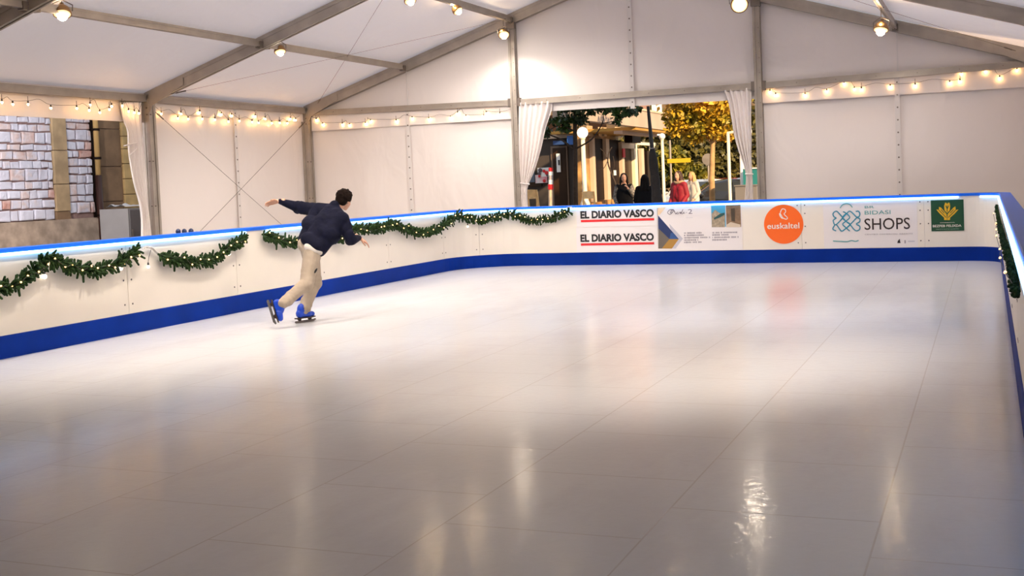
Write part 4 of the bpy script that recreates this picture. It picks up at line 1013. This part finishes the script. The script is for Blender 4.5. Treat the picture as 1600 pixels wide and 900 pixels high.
for k in range(7):
    bm = bmesh.new(); c = at(random.uniform(839, 856), random.uniform(265, 283), 1, LY-.23); lathe(bm, [(random.uniform(.04,.09), 0), (.03, .01), (.0001, .012)], c, 9, ND); obj('blotch', bm, mat('poster_dark', (.10,.07,.08), .7) if k % 2 else RED, g3)
g4 = empty('striped_post', tuple(at(860.5, 300, 1, 9))); tag(g4, 'narrow red and white striped post before the shop front', 'post')
for k, (v0, v1) in enumerate(((262,268),(268,274),(274,281),(281,288),(288,296),(296,335))):
    a = at(860.5, v1, 1, 9); b = at(860.5, v0, 1, 9); bm = bmesh.new(); tube(bm, [V((a.x,9,max(a.z,-.05))), V((b.x,9,b.z))], .065 if k != 4 else .085, 10); obj('band', bm, [RED, WHITEW, mat('band_grey', (.4,.36,.38), .6), WHITEW, RED, CREAMC][k], g4)

# unseen block added to shade the tent and the church wall
g6 = empty('building', (26, -30, -.05)); tag(g6, 'added tall block out of view, shading the tent and the church wall', 'building')
bm = bmesh.new(); box(bm, (22, -60, -.05), (25, -9, 21)); obj('wall', bm, CONC, g6); bm = bmesh.new(); box(bm, (21.7, -60.3, 21), (25.3, -8.7, 21.5)); obj('roof_edge', bm, CREAMC, g6)
# background block closing the street
p = at(1100, 280, 1, 62); g5 = empty('building', (p.x, 62, 0)); tag(g5, 'dim brown building closing the far end of the street behind the trees', 'building')
bm = bmesh.new(); box(bm, (p.x-32, 62, -.05), (p.x+26, 66, 11)); obj('wall', bm, mat('far_wall', (.20, .13, .07), .9, noise_amt=.4, nscale=.3), g5)
bm = bmesh.new(); box(bm, (p.x-32.3, 61.6, 11), (p.x+26.3, 66.3, 11.5)); obj('roof_edge', bm, CONC, g5)
for i in range(14):
    for z in (1.5, 5, 8.2):
        bm = bmesh.new(); box(bm, (p.x-28+i*3.8, 61.95, z), (p.x-26.6+i*3.8, 62.05, z+1.8)); obj('window', bm, BRN, g5)

# street furniture
def lamp_post(label, u, Y, vt, r0, globe=None, base=False, arm=None, m=SUNP):
    t = at(u, vt, 1, Y); root = empty('lamp_post', (t.x, Y, -.05)); tag(root, label, 'lamp post')
    bm = bmesh.new()
    prof = [(r0*2.4, 0), (r0*2.4, .25), (r0*1.9, .3), (r0*1.7, .9), (r0*2.1, .95), (r0*1.4, 1.05), (r0, 1.3), (r0*.85, t.z+.05)] if base else [(r0*1.15, 0), (r0*1.1, .4), (r0, .5), (r0*.9, t.z+.05)]
    lathe(bm, prof, (t.x, Y, -.05), 14); obj('pole', bm, m, root, smooth=True)
    if globe:
        bm = bmesh.new(); ball(bm, V((t.x, Y, t.z+globe*.9)), globe, sub=3); obj('globe', bm, GLOBE if base else WHITEW, root, smooth=True)
        bm = bmesh.new(); lathe(bm, [(globe*.5, 0), (globe*.55, .04), (globe*.35, .08)], (t.x, Y, t.z-.04), 12); obj('globe_holder', bm, m, root)
    if arm:
        bm = bmesh.new(); tube(bm, [V((t.x-.02, Y, t.z)), V((t.x+arm, Y, t.z+.04))], .035, 8); box(bm, (t.x+arm-.1, Y-.07, t.z-.02), (t.x+arm+.25, Y+.07, t.z+.06)); obj('lamp_arm', bm, m, root)
    return root
lamp_post('bright cream lamp post with a glowing globe beside the dark tree trunk', 910.5, 8, 215, .068, globe=.15, base=True)
lamp_post('pale lamp post with a round white globe, right of the shop building', 1034.5, 15, 218, .055, globe=.11)
lamp_post('slim sunlit post with a short arm, right of the golden tree', 1137.5, 7, 208, .045, arm=.35)
lamp_post('short white post beside the right curtain', 1158.5, 9, 243, .06, m=WHITEW)
# yellow street sign
t = at(1061, 251, 1, 15.5); root = empty('street_sign', (t.x, 15.5, -.05)); tag(root, 'small yellow street sign on a thin grey pole', 'sign')
bm = bmesh.new(); box(bm, (t.x-.40, 15.47, t.z-.07), (t.x+.40, 15.5, t.z+.07)); obj('plate', bm, YEL, root)
bm = bmesh.new(); tube(bm, [V((t.x-.3, 15.52, -.05)), V((t.x-.3, 15.52, t.z+.7))], .035, 8); obj('pole', bm, ALU, root)
t = at(1106, 249, 1, 16.5); root = empty('street_sign', (t.x, 16.5, -.05)); tag(root, 'round grey sign disc seen before the dark trees', 'sign')
bm = bmesh.new(); lathe(bm, [(.20, 0), (.20, .02), (.0001, .025)], V((t.x, 16.5, t.z)), 20, ND); obj('plate', bm, ALU, root); bm = bmesh.new(); tube(bm, [V((t.x, 16.53, -.05)), V((t.x, 16.53, t.z))], .03, 8); obj('pole', bm, ALU, root)
# folded parasol leaning outside
a = at(1012.5, 166, 1, 2.2); b = at(1027.5, 322, 1, 2.2); root = empty('parasol', (b.x, 2.2, 0)); tag(root, 'folded black parasol leaning outside the opening', 'parasol')
c = a.lerp(b, .42); bm = bmesh.new(); tube(bm, [a, c, b+(b-a)*.75], [.032, .045, .03], 10); obj('pole', bm, BLACK, root)
bm = bmesh.new(); n = 7; pts = [c.lerp(b, i/n) for i in range(n+1)]+[b+(b-a)*.1]; tube(bm, pts, [.05, .09, .10, .095, .11, .10, .12, .13, .13], 11); obj('folded_cloth', bm, mat('parasol_black', (.015,.012,.012), .9, bump=1, bscale=12), root, smooth=True)
bm = bmesh.new(); tube(bm, [c+V((-.05,-.02,.0)), c+V((.0,-.1,-.01)), c+V((.06,-.02,0))], .012, 6); obj('strap', bm, ALU_D, root)

# trees
def leaves(bm, c, rad, n, size, rnd, mi=0):
    for i in range(n):
        d = V((rnd.gauss(0,1), rnd.gauss(0,1), rnd.gauss(0,1))).normalized(); p = V(c)+V((d.x*rad[0], d.y*rad[1], d.z*rad[2]))*rnd.random()**.45
        a = V((rnd.uniform(-1,1), rnd.uniform(-1,1), rnd.uniform(-1,.4))).normalized(); b = a.cross(V((rnd.uniform(-1,1), rnd.uniform(-1,1), rnd.uniform(-1,1)))).normalized(); s = size*rnd.uniform(.6, 1.3)
        poly(bm, [p, p+a*s*.35+b*s*.38, p+a*s, p+a*s*.35-b*s*.38], mi)
def leaf_mat(name, c1, c2):
    m = mat(name, c1, .5, noise_amt=.9, nscale=1.8, col2=c2); return m
def tree(label, base, trunk, branches, clumps, lm, bark, group=None, seed=1):
    rnd = random.Random(seed); root = empty('tree', tuple(base)); tag(root, label, 'tree', group)
    bm = bmesh.new(); tube(bm, trunk[0], trunk[1], 9); o = obj('trunk', bm, bark, root, smooth=True)
    for P, R_ in branches:
        bm = bmesh.new(); tube(bm, catmull(P, 5), [R_[0]+(R_[1]-R_[0])*i/((len(P)-1)*5) for i in range((len(P)-1)*5+1)], 7); obj('branch', bm, bark, root, smooth=True)
    bm = bmesh.new()
    for c, rad, n, size in clumps: leaves(bm, c, rad, n, size, rnd)
    obj('foliage', bm, lm, root); return root
BARKD = mat('bark_dark', (.05, .03, .018), .8, noise_amt=.4, nscale=12); BARKG = mat('bark_sunlit', (.55, .33, .15), .8, noise_amt=.3, nscale=6)  # second bark tone carries the sunlight in its colour
Y1 = 3.0
def a1(u, v, dy=0): return at(u, v, 1, Y1+dy)
b1 = a1(899, 318); b1.z = -.05
tree('slim dark-trunked tree with drooping green leaves outside the opening', b1, ([b1, a1(899,300), a1(899,250), a1(898.5,200), a1(899,160), a1(900,110)], [.06,.058,.052,.048,.042,.02]),
     [([a1(899,233), a1(925,217), a1(940,195), a1(943,180)], (.022,.010)), ([a1(940,193), a1(965,188), a1(985,178)], (.012,.006)), ([a1(898,235), a1(880,220), a1(862,212), a1(846,210)], (.028,.012)), ([a1(898,205), a1(875,196), a1(855,205)], (.02,.008))],
     [(a1(905,166), (.55,.4,.20), 420, .12), (a1(945,166), (.5,.35,.16), 330, .12), (a1(965,180), (.14,.2,.20), 90, .11), (a1(985,172), (.26,.3,.14), 150, .11), (a1(878,188), (.28,.3,.13), 170, .12), (a1(880,200,.1), (.16,.2,.12), 80, .12), (a1(852,206), (.13,.2,.14), 70, .11), (a1(905,186), (.22,.25,.14), 130, .12), (a1(900,120), (1.1,.9,.5), 700, .13)],
     leaf_mat('leaf_backlit_green', (.045, .10, .012), (.006, .022, .004)), BARKD, seed=2)  # backlit darkness of the crown is put into the leaf green
Y2 = 9.0
def a2(u, v, dy=0): return at(u, v, 1, Y2+dy)
b2 = a2(1112.5, 318); b2.z = -.05
tree('golden sunlit plane tree in the middle of the opening', b2, ([b2, a2(1112,280), a2(1113,240), a2(1114,215), a2(1116,190), a2(1118,150)], [.085,.08,.07,.06,.045,.02]),
     [([a2(1113,226), a2(1108,218), a2(1105,212)], (.05,.035)), ([a2(1114,215), a2(1095,200), a2(1075,190)], (.03,.01)), ([a2(1115,212), a2(1130,200), a2(1140,185)], (.03,.01))],
     [(a2(1075,178), (.75,.6,.38), 900, .14), (a2(1060,195), (.42,.5,.30), 420, .14), (a2(1095,200), (.55,.5,.34), 620, .14), (a2(1122,178), (.62,.6,.42), 900, .14), (a2(1128,208), (.42,.4,.24), 300, .13), (a2(1100,130), (1.7,1.2,.9), 1600, .17), (a2(1085,215), (.3,.3,.14), 140, .12)],
     leaf_mat('leaf_golden', (.85, .46, .03), (.22, .19, .012)), BARKG, seed=4)
rnd = random.Random(9)
for i, (u, Y, v, r_0, lb) in enumerate(((1052,30,228,2.2,'dark olive tree behind the globe lamp post'), (1085,34,218,2.8,'dark olive tree behind the golden tree'), (1125,31,225,2.6,'dark olive tree behind the slim sunlit post'), (1168,36,222,3.0,'dark olive tree half hidden by the right curtain'), (1062,28,262,1.1,'low yellow-green bush under the yellow sign'), (1096,30,262,1.3,'low dark bush behind the parked cars'), (1140,33,258,1.5,'rounded dark bush above the parked cars'))):
    c = at(u, v, 1, Y); base = V((c.x, Y, -.05)); low = i >= 4
    tree(lb, base, ([base, V((c.x, Y, c.z*.5)), c], [.16, .13, .06]), [([V((c.x,Y,c.z*.6)), V((c.x+r_0*.4,Y,c.z+.2))], (.07,.03)), ([V((c.x,Y,c.z*.65)), V((c.x-r_0*.4,Y,c.z+.3))], (.07,.03))],
         [(c+V((rnd.uniform(-.6,.6)*r_0, 0, rnd.uniform(-.4,.5)*r_0)), (r_0*.62, r_0*.5, r_0*.5), 900, .30) for _ in range(4)] + ([] if low else [(V((c.x,Y,1.9)), (r_0*.9,.8,1.2), 900, .3)]),
         leaf_mat('leaf_yellow_green', (.30,.24,.02), (.06,.07,.01)) if i == 4 else leaf_mat('leaf_olive', (.14,.115,.022), (.03,.028,.008)), BARKD, seed=20+i)
# bare sapling against the glass
b3 = at(967, 318, 1, 7); b3.z = -.05; root = empty('sapling', tuple(b3)); tag(root, 'thin bare sapling bending in front of the brown glass doors', 'tree')
bm = bmesh.new(); tube(bm, catmull([b3, at(964,300,1,7), at(957,275,1,7), at(950,255,1,7), at(951,240,1,7), at(956,230,1,7)], 6), [.03-.0006*i for i in range(31)], 7); obj('stem', bm, BARKD, root, smooth=True)
for q in (((951,255),(945,240),(938,232)), ((956,272),(960,258),(958,244)), ((950,250),(944,262),(936,266))):
    bm = bmesh.new(); tube(bm, catmull([at(*z,1,7) for z in q], 4), .009, 5); obj('branch', bm, BARKD, root)

# cars
TYRE = mat('tyre', (.012,.012,.012), .8); CGLASS = mat('car_glass', (.03,.035,.04), .08); CHROME = mat('chrome', (.6,.6,.6), .15, .9); HEAD = mat('headlamp', (.8,.78,.72), .1)
def car(label, X, Y, rz, paint):
    root = empty('car', (X, Y, -.05)); tag(root, label, 'car')
    R = Matrix.Rotation(rz, 4, 'Z'); T = Matrix.Translation((X, Y, -.05)) @ R
    def P(x, y, z): return T @ V((x, y, z))
    prof = [(-2.1,.35),(-2.15,.6),(-2.0,.78),(-1.15,.92),(-.45,1.38),(.1,1.47),(.9,1.44),(1.6,1.12),(2.05,1.0),(2.15,.7),(2.1,.35),(1.75,.3),(1.6,.55),(1.35,.66),(1.1,.55),(.95,.28),(-.95,.28),(-1.1,.55),(-1.35,.66),(-1.6,.55),(-1.75,.3)]
    bm = bmesh.new(); rings = []
    for y, k in ((-.86, .94), (-.80, 1), (.80, 1), (.86, .94)):
        rings.append([bm.verts.new(P(x*(1 if abs(y) < .85 else .985), y*(1 if z < .95 else .88-.12*(z-.95)/.5), .28+(z-.28)*(1 if k == 1 else .985))) for x, z in prof])
    n = len(prof)
    for a, b in zip(rings, rings[1:]):
        for i in range(n): bm.faces.new((a[i], a[(i+1)%n], b[(i+1)%n], b[i]))
    bm.faces.new(rings[0]); bm.faces.new(rings[-1][::-1]); obj('body', bm, paint, root)
    def quad(nm, pts, m, th=.02):
        bm = bmesh.new(); P_ = [P(*q) for q in pts]; nrm = (P_[1]-P_[0]).cross(P_[2]-P_[0]).normalized()*th; prism(bm, [p-nrm*.5 for p in P_], nrm); return obj(nm, bm, m, root)
    quad('windscreen', [(-1.1,-.66,.97),(-1.1,.66,.97),(-.48,.60,1.37),(-.48,-.60,1.37)], CGLASS, .04)
    quad('rear_window', [(1.55,-.62,1.16),(1.55,.62,1.16),(.95,.6,1.42),(.95,-.6,1.42)], CGLASS, .04)
    for s in (-1, 1):
        quad('side_window', [(-.95,s*.765,.98),(.1,s*.765,.98),(.1,s*.735,1.38),(-.42,s*.735,1.33)], CGLASS, .04); quad('side_window', [(.16,s*.765,.98),(1.25,s*.765,1.02),(.9,s*.735,1.36),(.16,s*.735,1.39)], CGLASS, .04)
        bm = bmesh.new(); ball(bm, P(-2.02, s*.6, .68), 1, (.08,.16,.08), 2, R.to_3x3()); obj('headlamp', bm, HEAD, root, smooth=True)
        bm = bmesh.new(); ball(bm, P(2.08, s*.62, .78), 1, (.05,.14,.08), 2, R.to_3x3()); obj('tail_lamp', bm, RED, root, smooth=True)
        bm = bmesh.new(); ball(bm, P(-.82, s*.93, 1.0), 1, (.07,.10,.07), 2, R.to_3x3()); obj('mirror', bm, paint, root, smooth=True)
        for x in (-1.35, 1.35):
            bm = bmesh.new(); ax = (P(0,s,0)-P(0,0,0)).normalized(); c = P(x, s*.62, .31); lathe(bm, [(.20,0),(.31,.02),(.32,.10),(.31,.20),(.22,.22)], c, 18, ax); wl = obj('wheel', bm, TYRE, root)
            bm = bmesh.new(); lathe(bm, [(.19,0),(.16,.015),(.05,.03),(.0001,.03)], P(x, s*.83, .31), 12, ax); obj('hubcap', bm, CHROME, wl)
    return root
def carat(label, u, Y, rz, paint): c = at(u, 300, 1, Y); return car(label, c.x, Y, rz, paint)
PB = mat('paint_black', (.012,.012,.014), .15, coat=1); PW = mat('paint_white', (.6,.58,.55), .25, coat=1); PR = mat('paint_red', (.25,.02,.015), .2, coat=1); PS = mat('paint_silver', (.32,.31,.30), .25, .4, coat=1)
carat('black car with pale sunlit windscreen parked behind the golden tree trunk', 1132, 14, .35, PB)
carat('white and dark car parked farther back, left of the golden trunk', 1092, 19.5, 1.4, PW)
carat('small red car far along the street', 1126, 26, 1.45, PR)
carat('silver car far along the street near the right post', 1178, 19, 1.45, PS)
# bicycle
c = at(1034, 300, 1, 8.5); root = empty('bicycle', (c.x, 8.5, -.05)); tag(root, 'parked bicycle between the parasol and the red coat', 'bicycle')
for dx in (-.5, .5):
    bm = bmesh.new(); pts = [V((c.x+dx+.33*math.cos(i*PI/12), 8.5, .29+.33*math.sin(i*PI/12))) for i in range(25)]; tube(bm, pts, .018, 6, caps=False)
    for i in range(8): tube(bm, [V((c.x+dx, 8.5, .29)), V((c.x+dx+.32*math.cos(i*PI/4), 8.5, .29+.32*math.sin(i*PI/4)))], .004, 4)
    obj('wheel', bm, TYRE, root)
bm = bmesh.new()
for p_, q_ in (((-.5,.29),(-.15,.85)), ((-.15,.85),(.35,.88)), ((.35,.88),(.5,.29)), ((.35,.82),(-.02,.30)), ((-.02,.30),(-.5,.29)), ((-.02,.30),(-.18,.95)), ((.35,.88),(.32,1.08))):
    tube(bm, [V((c.x+p_[0], 8.5, p_[1])), V((c.x+q_[0], 8.5, q_[1]))], .02, 8)
obj('frame', bm, ALU, root)
bm = bmesh.new(); ball(bm, V((c.x-.2, 8.5, .99)), 1, (.13,.07,.035)); obj('saddle', bm, BLACK, root, smooth=True)
bm = bmesh.new(); tube(bm, catmull([V((c.x+.30, 8.2, 1.06)), V((c.x+.34, 8.4, 1.1)), V((c.x+.34, 8.6, 1.1)), V((c.x+.30, 8.8, 1.06))], 4), .016, 6); obj('handlebar', bm, BLACK, root)
# teal kiosk and grey utility box by the right curtain
a = at(1165, 289, 1, 8); root = empty('kiosk', (a.x, 8, -.05)); tag(root, 'teal panelled kiosk peeking past the right curtain', 'kiosk')
bm = bmesh.new(); box(bm, (a.x-.06, 8, -.05), (a.x+.9, 8.8, 1.68)); obj('panel', bm, mat('kiosk_teal', (.02,.20,.20), .5), root); bm = bmesh.new(); box(bm, (a.x-.08, 7.97, 1.68), (a.x+.92, 8.82, 1.71)); obj('roof', bm, WHITEW, root)
a = at(1159, 291, 1, 5); root = empty('utility_box', (a.x, 5, -.05)); tag(root, 'grey utility box behind the boards by the right curtain', 'utility box')
bm = bmesh.new(); box(bm, (a.x-.16, 5, -.05), (a.x+.35, 5.4, a.z)); obj('case', bm, mat('box_grey', (.20,.18,.17), .6), root); bm = bmesh.new(); box(bm, (a.x-.18, 4.98, a.z), (a.x+.37, 5.42, a.z+.03)); obj('lid', bm, ALU_D, root)
# timber chairs outside the left of the opening
WOOD = mat('chair_wood', (.85, .55, .24), .5, noise_amt=.2, nscale=10)
def chair(label, u, vt, Y, rz):
    t = at(u, vt, 1, Y); hb_ = t.z; root = empty('wooden_chair', (t.x, Y, -.05)); tag(root, label, 'chair'); T = Matrix.Translation((t.x, Y, -.05)) @ Matrix.Rotation(rz, 4, 'Z'); h = hb_+.05
    def pc(nm, segs, w_=.035, d_=.03):
        bm = bmesh.new()
        for p, q in segs: beam(bm, T @ V(p), T @ V(q), w_, d_, up=V((0,1,0)) if abs(p[2]-q[2]) > .1 else Z3)
        return obj(nm, bm, WOOD, root)
    for sx in (-.19, .19):
        pc('leg', [((sx,-.2,0),(sx,-.2,.45))]); pc('back_post', [((sx,.22,0),(sx,.19,.45)), ((sx,.19,.45),(sx,.27,h))])
    bm = bmesh.new(); prism(bm, [T @ V(q) for q in ((-.21,-.22,.45),(.21,-.22,.45),(.20,.22,.45),(-.20,.22,.45))], (0,0,.03)); obj('seat', bm, WOOD, root)
    bm = bmesh.new(); prism(bm, [T @ V(q) for q in ((-.19,.262,h-.16),(.19,.262,h-.16),(.19,.275,h),(.07,.275,h+.01),(-.07,.275,h+.01),(-.19,.275,h))], T.to_3x3() @ V((0,.02,0))); obj('backrest', bm, WOOD, root)
    pc('stretcher', [((-.19,-.2,.2),(.19,-.2,.2)), ((-.19,.2,.2),(.19,.2,.2))], .02, .02); return root
chair('sunlit timber chair just right of the left curtain foot', 827, 297, 1.6, .5)
chair('timber chair seen edge-on between left curtain and dark trunk', 847, 299, 2.2, 1.35)
chair('timber chair tilted beside the bright lamp post', 933, 299, 2.6, 1.2)

# ------------------------------------------------------------------ outside the side opening: church wall
WX = -3.6
def stone_mat():
    m = bpy.data.materials.new('whitewashed_blocks'); m.use_nodes = True; nt = m.node_tree; N = nt.nodes; L = nt.links; b = N['Principled BSDF']; b.inputs['Roughness'].default_value = .85
    oi = N.new('ShaderNodeObjectInfo'); at_ = N.new('ShaderNodeAttribute'); at_.attribute_name = 'tone'
    n = N.new('ShaderNodeTexNoise'); n.inputs['Scale'].default_value = 6; n.inputs['Detail'].default_value = 6; tc = N.new('ShaderNodeTexCoord'); L.new(tc.outputs['Object'], n.inputs['Vector'])
    r = N.new('ShaderNodeValToRGB'); e = r.color_ramp.elements; e[0].position = 0; e[0].color = (.70,.70,.80,1); e[1].position = 1; e[1].color = (.52,.27,.22,1)
    x = e.new(.45); x.color = (.66,.64,.73,1); x = e.new(.62); x.color = (.70,.58,.57,1); x = e.new(.82); x.color = (.62,.42,.38,1)
    ad = N.new('ShaderNodeMath'); ad.operation = 'MULTIPLY_ADD'; ad.inputs[1].default_value = .9; L.new(n.outputs['Fac'], ad.inputs[0]); sb = N.new('ShaderNodeMath'); sb.operation = 'SUBTRACT'; sb.inputs[1].default_value = .45; L.new(at_.outputs['Fac'], sb.inputs[0]); L.new(sb.outputs[0], ad.inputs[2]); L.new(ad.outputs[0], r.inputs[0]); L.new(r.outputs[0], b.inputs['Base Color'])
    bp = N.new('ShaderNodeBump'); bp.inputs['Strength'].default_value = 1.0; bp.inputs['Distance'].default_value = .05; L.new(n.outputs['Fac'], bp.inputs['Height']); L.new(bp.outputs[0], b.inputs['Normal'])
    return m
STN = stone_mat(); MORT = mat('mortar_pink', (.34, .22, .20), .9, noise_amt=.3, nscale=10); TAN = mat('sandstone_tan', (.52, .37, .21), .8, noise_amt=.3, nscale=3, bump=.3, bscale=14); TAND = mat('sandstone_brown', (.27, .165, .09), .8, noise_amt=.4, nscale=2, bump=.3, bscale=14)
def wy(u, v): q = at(u, v, 0, WX); return q.y, q.z
p0 = at(60, 300, 0, WX); ch = empty('church_wall', (WX, p0.y, -.05)); tag(ch, 'old church wall of whitewashed stone blocks with tan pilasters and dark pipe', 'building')
bm = bmesh.new(); box(bm, (WX-.5, -14, -.05), (WX-.02, 3.0, 6)); obj('wall_core', bm, MORT, ch)
def blocks(ya, yb, zlo, zhi, seed):
    rn = random.Random(seed); bm = bmesh.new(); lay = bm.faces.layers.float.new('tone') if False else None; tones = []
    z = zlo
    while z < zhi:
        h = rn.choice((.14,.17,.19,.24,.16)); y = ya
        while y < yb-.02:
            w_ = min(rn.uniform(.15,.34)*(1.1 if h > .2 else 1), yb-y)
            if yb-y-w_ < .1: w_ = yb-y
            g_ = .016; c = [(y+g_, z+g_), (y+w_-g_, z+g_), (y+w_-g_, z+h-g_), (y+g_, z+h-g_)]
            c = [(a+rn.uniform(-.014,.014), b+rn.uniform(-.014,.014)) for a, b in c]; dpt = rn.uniform(.02,.045)
            n0 = len(bm.faces); cm = ((c[0][0]+c[2][0])/2, (c[0][1]+c[2][1])/2)
            base = [bm.verts.new((WX-.02, a, b)) for a, b in c]; mid = [bm.verts.new((WX+dpt*.7, a, b)) for a, b in c]; top_ = [bm.verts.new((WX+dpt, a+(cm[0]-a)*.12, b+(cm[1]-b)*.2)) for a, b in c]
            for k in range(4): bm.faces.new((base[k], base[(k+1)%4], mid[(k+1)%4], mid[k])); bm.faces.new((mid[k], mid[(k+1)%4], top_[(k+1)%4], top_[k]))
            bm.faces.new(top_); t = rn.random(); t = t*.5 if rn.random() < .76 else .5+t*.45; tones += [t]*9; y += w_
        z += h
    o = obj('stone_blocks', bm, STN, ch); a = o.data.attributes.new('tone', 'FLOAT', 'FACE')
    for i, t in enumerate(tones): a.data[i].value = t
yA = wy(81,260)[0]; yB = wy(103,260)[0]; yC = wy(143,260)[0]; zf = wy(60,345)[1]
blocks(-14, yA, zf, 5.2, 11); blocks(yB, yC, zf+.1, 5.2, 12)
def pil(nm, ya, yb, z0, z1, x0, x1, m, joints=.62, seed=1):
    rn = random.Random(seed); z = z0
    while z < z1:
        h = joints*rn.uniform(.85, 1.15); bm = bmesh.new(); box(bm, (x0, ya, z), (x1, yb, min(z+h-.012, z1))); bmesh.ops.bevel(bm, geom=bm.edges[:], offset=.008, segments=1, affect='EDGES'); obj(nm, bm, m, ch); z += h
pil('pilaster_stone', yA, yB, 1.35, 5.2, WX, WX+.07, TAN, .62, 1); pil('pilaster_stone', yA, yB, zf-.2, 1.34, WX, WX+.06, TAND, .6, 2)
bm = bmesh.new(); box(bm, (WX, -14, .3), (WX+.12, yC+.1, zf)); bmesh.ops.bevel(bm, geom=bm.edges[:], offset=.02, segments=2, affect='EDGES'); obj('base_course', bm, mat('sandstone_pale', (.50,.38,.29), .8, noise_amt=.4, nscale=4), ch)
yD = wy(152,260)[0]; yE = wy(189,260)[0]
pil('recess_stone', yD, yE, .0, 5.2, WX-.02, WX+.03, TAND, .78, 3); pil('corner_stone', yE, yE+1.3, .0, 5.2, WX, WX+.08, mat('sandstone_gold', (.62,.42,.18), .8, noise_amt=.3, nscale=3), .30, 4)
yp, zp = wy(147, 280); bm = bmesh.new(); tube(bm, [V((WX+.12, yp, 2.05)), V((WX+.12, yp, 5.2))], .055, 12); obj('downpipe', bm, mat('pipe_ochre', (.58,.38,.15), .4), ch, smooth=True)
bm = bmesh.new(); tube(bm, [V((WX+.12, yp, -.05)), V((WX+.12, yp, 2.07))], .07, 12); o = obj('downpipe', bm, mat('pipe_dark', (.05,.018,.012), .3, .4), ch, smooth=True); o['label'] = 'dark lower length of pipe'
for z in (1.2, 2.4, 3.0):
    bm = bmesh.new(); tube(bm, [V((WX+.12, yp, z)), V((WX+.12, yp, z+.05))], .082, 12); obj('pipe_clip', bm, DKBR, ch)
bm = bmesh.new(); box(bm, (WX-.02, yC, 0), (WX+.02, yD-.02, 5.2)); obj('shadow_gap', bm, DKBR, ch)  # dark strip set in as the shadow of the gap
# grey cabinet with crumpled sheet
a = at(160, 328, 0, -1.6); b = at(221, 325, 0, -1.6); root = empty('cabinet', (-1.6, a.y, -.05)); tag(root, 'grey metal cabinet outside the side opening, crumpled plastic on its top', 'cabinet')
GM = mat('cabinet_grey', (.27,.26,.26), .5, noise_amt=.1, nscale=3); GD = mat('cabinet_dark', (.13,.12,.12), .5)
ym = at(200, 330, 0, -1.6).y
bm = bmesh.new(); box(bm, (-2.3, ym, -.05), (-1.6, b.y+.35, a.z)); obj('case', bm, GM, root); bm = bmesh.new(); box(bm, (-1.6, ym+.03, .05), (-1.58, b.y+.33, a.z-.03)); obj('door', bm, GD, root)
bm = bmesh.new(); box(bm, (-1.58, ym+.05, .75), (-1.55, ym+.08, .95)); obj('handle', bm, STEEL, root)
bm = bmesh.new(); 
def crf(s, t, p): return V((0, 0, .04+.05*abs(noise.noise(V((p.y*7, p.x*7, 1))))*2*math.sin(PI*t)**.5))
sheet(bm, (-2.2, ym+.05, a.z), (-2.2, b.y+.1, a.z), (-1.65, b.y+.1, a.z), (-1.65, ym+.05, a.z), 24, 10, crf); tag(obj('plastic_sheet', bm, mat('plastic_grey', (.45,.45,.46), .3), smooth=False), 'crumpled translucent plastic sheet lying on the grey cabinet', 'sheet')
# dark knobs above the left cap rail
for k, (u, v) in enumerate(((278.5,361.5),(288,361.5),(298.5,361),(308,363.2))):
    q = at(u, v, 0, XL-.24); root = empty('skate_aid', (q.x, q.y, 0)); tag(root, 'dark blue rounded handle poking above the left cap rail, %s of four' % ('leftmost','second','third','rightmost')[k], 'skating aid')
    bm = bmesh.new(); ball(bm, q-V((0,0,.005)), 1, (.035,.030,.040 if k < 3 else .02)); obj('knob', bm, mat('knob_navy', (.008,.02,.08), .4), root, smooth=True)
    bm = bmesh.new(); tube(bm, [V((q.x, q.y, 0)), q-V((0,0,.03))], .018, 8); lathe(bm, [(.032, 0), (.032, .03), (.02, .05)], (q.x, q.y, -.05), 12); obj('stand', bm, ALU_D, root)
# unseen lamp added outside the tent to brighten the church wall
root = empty('added_flood', (-.6, -8.7, 3.05)); tag(root, 'added outdoor lamp out of view, brightening the church wall', 'lamp')
bm = bmesh.new(); lathe(bm, [(.16, 0), (.17, .05), (.10, .14), (.0001, .16)], (-.6, -8.7, 3.05), 18, V((1,0,.3))); obj('housing', bm, BRONZE, root)
bm = bmesh.new(); tube(bm, [V((-.57,-8.7,3.06)), V((-.3,-8.7,3.15)), V((-.08,-8.7,3.25))], .02, 8); obj('bracket', bm, STEEL, root)
l = bpy.data.lights.new('church_fill', 'SPOT'); l.energy = 1250; l.color = (1,.93,.90); l.spot_size = 2.6; l.spot_blend = .6; l.shadow_soft_size = .12
lo = bpy.data.objects.new('church_fill', l); COL.objects.link(lo); lo.parent = root; lo.location = (-.04, 0, 0); lo.rotation_euler = V((1, -.75, .40)).to_track_quat('Z','Y').to_euler()
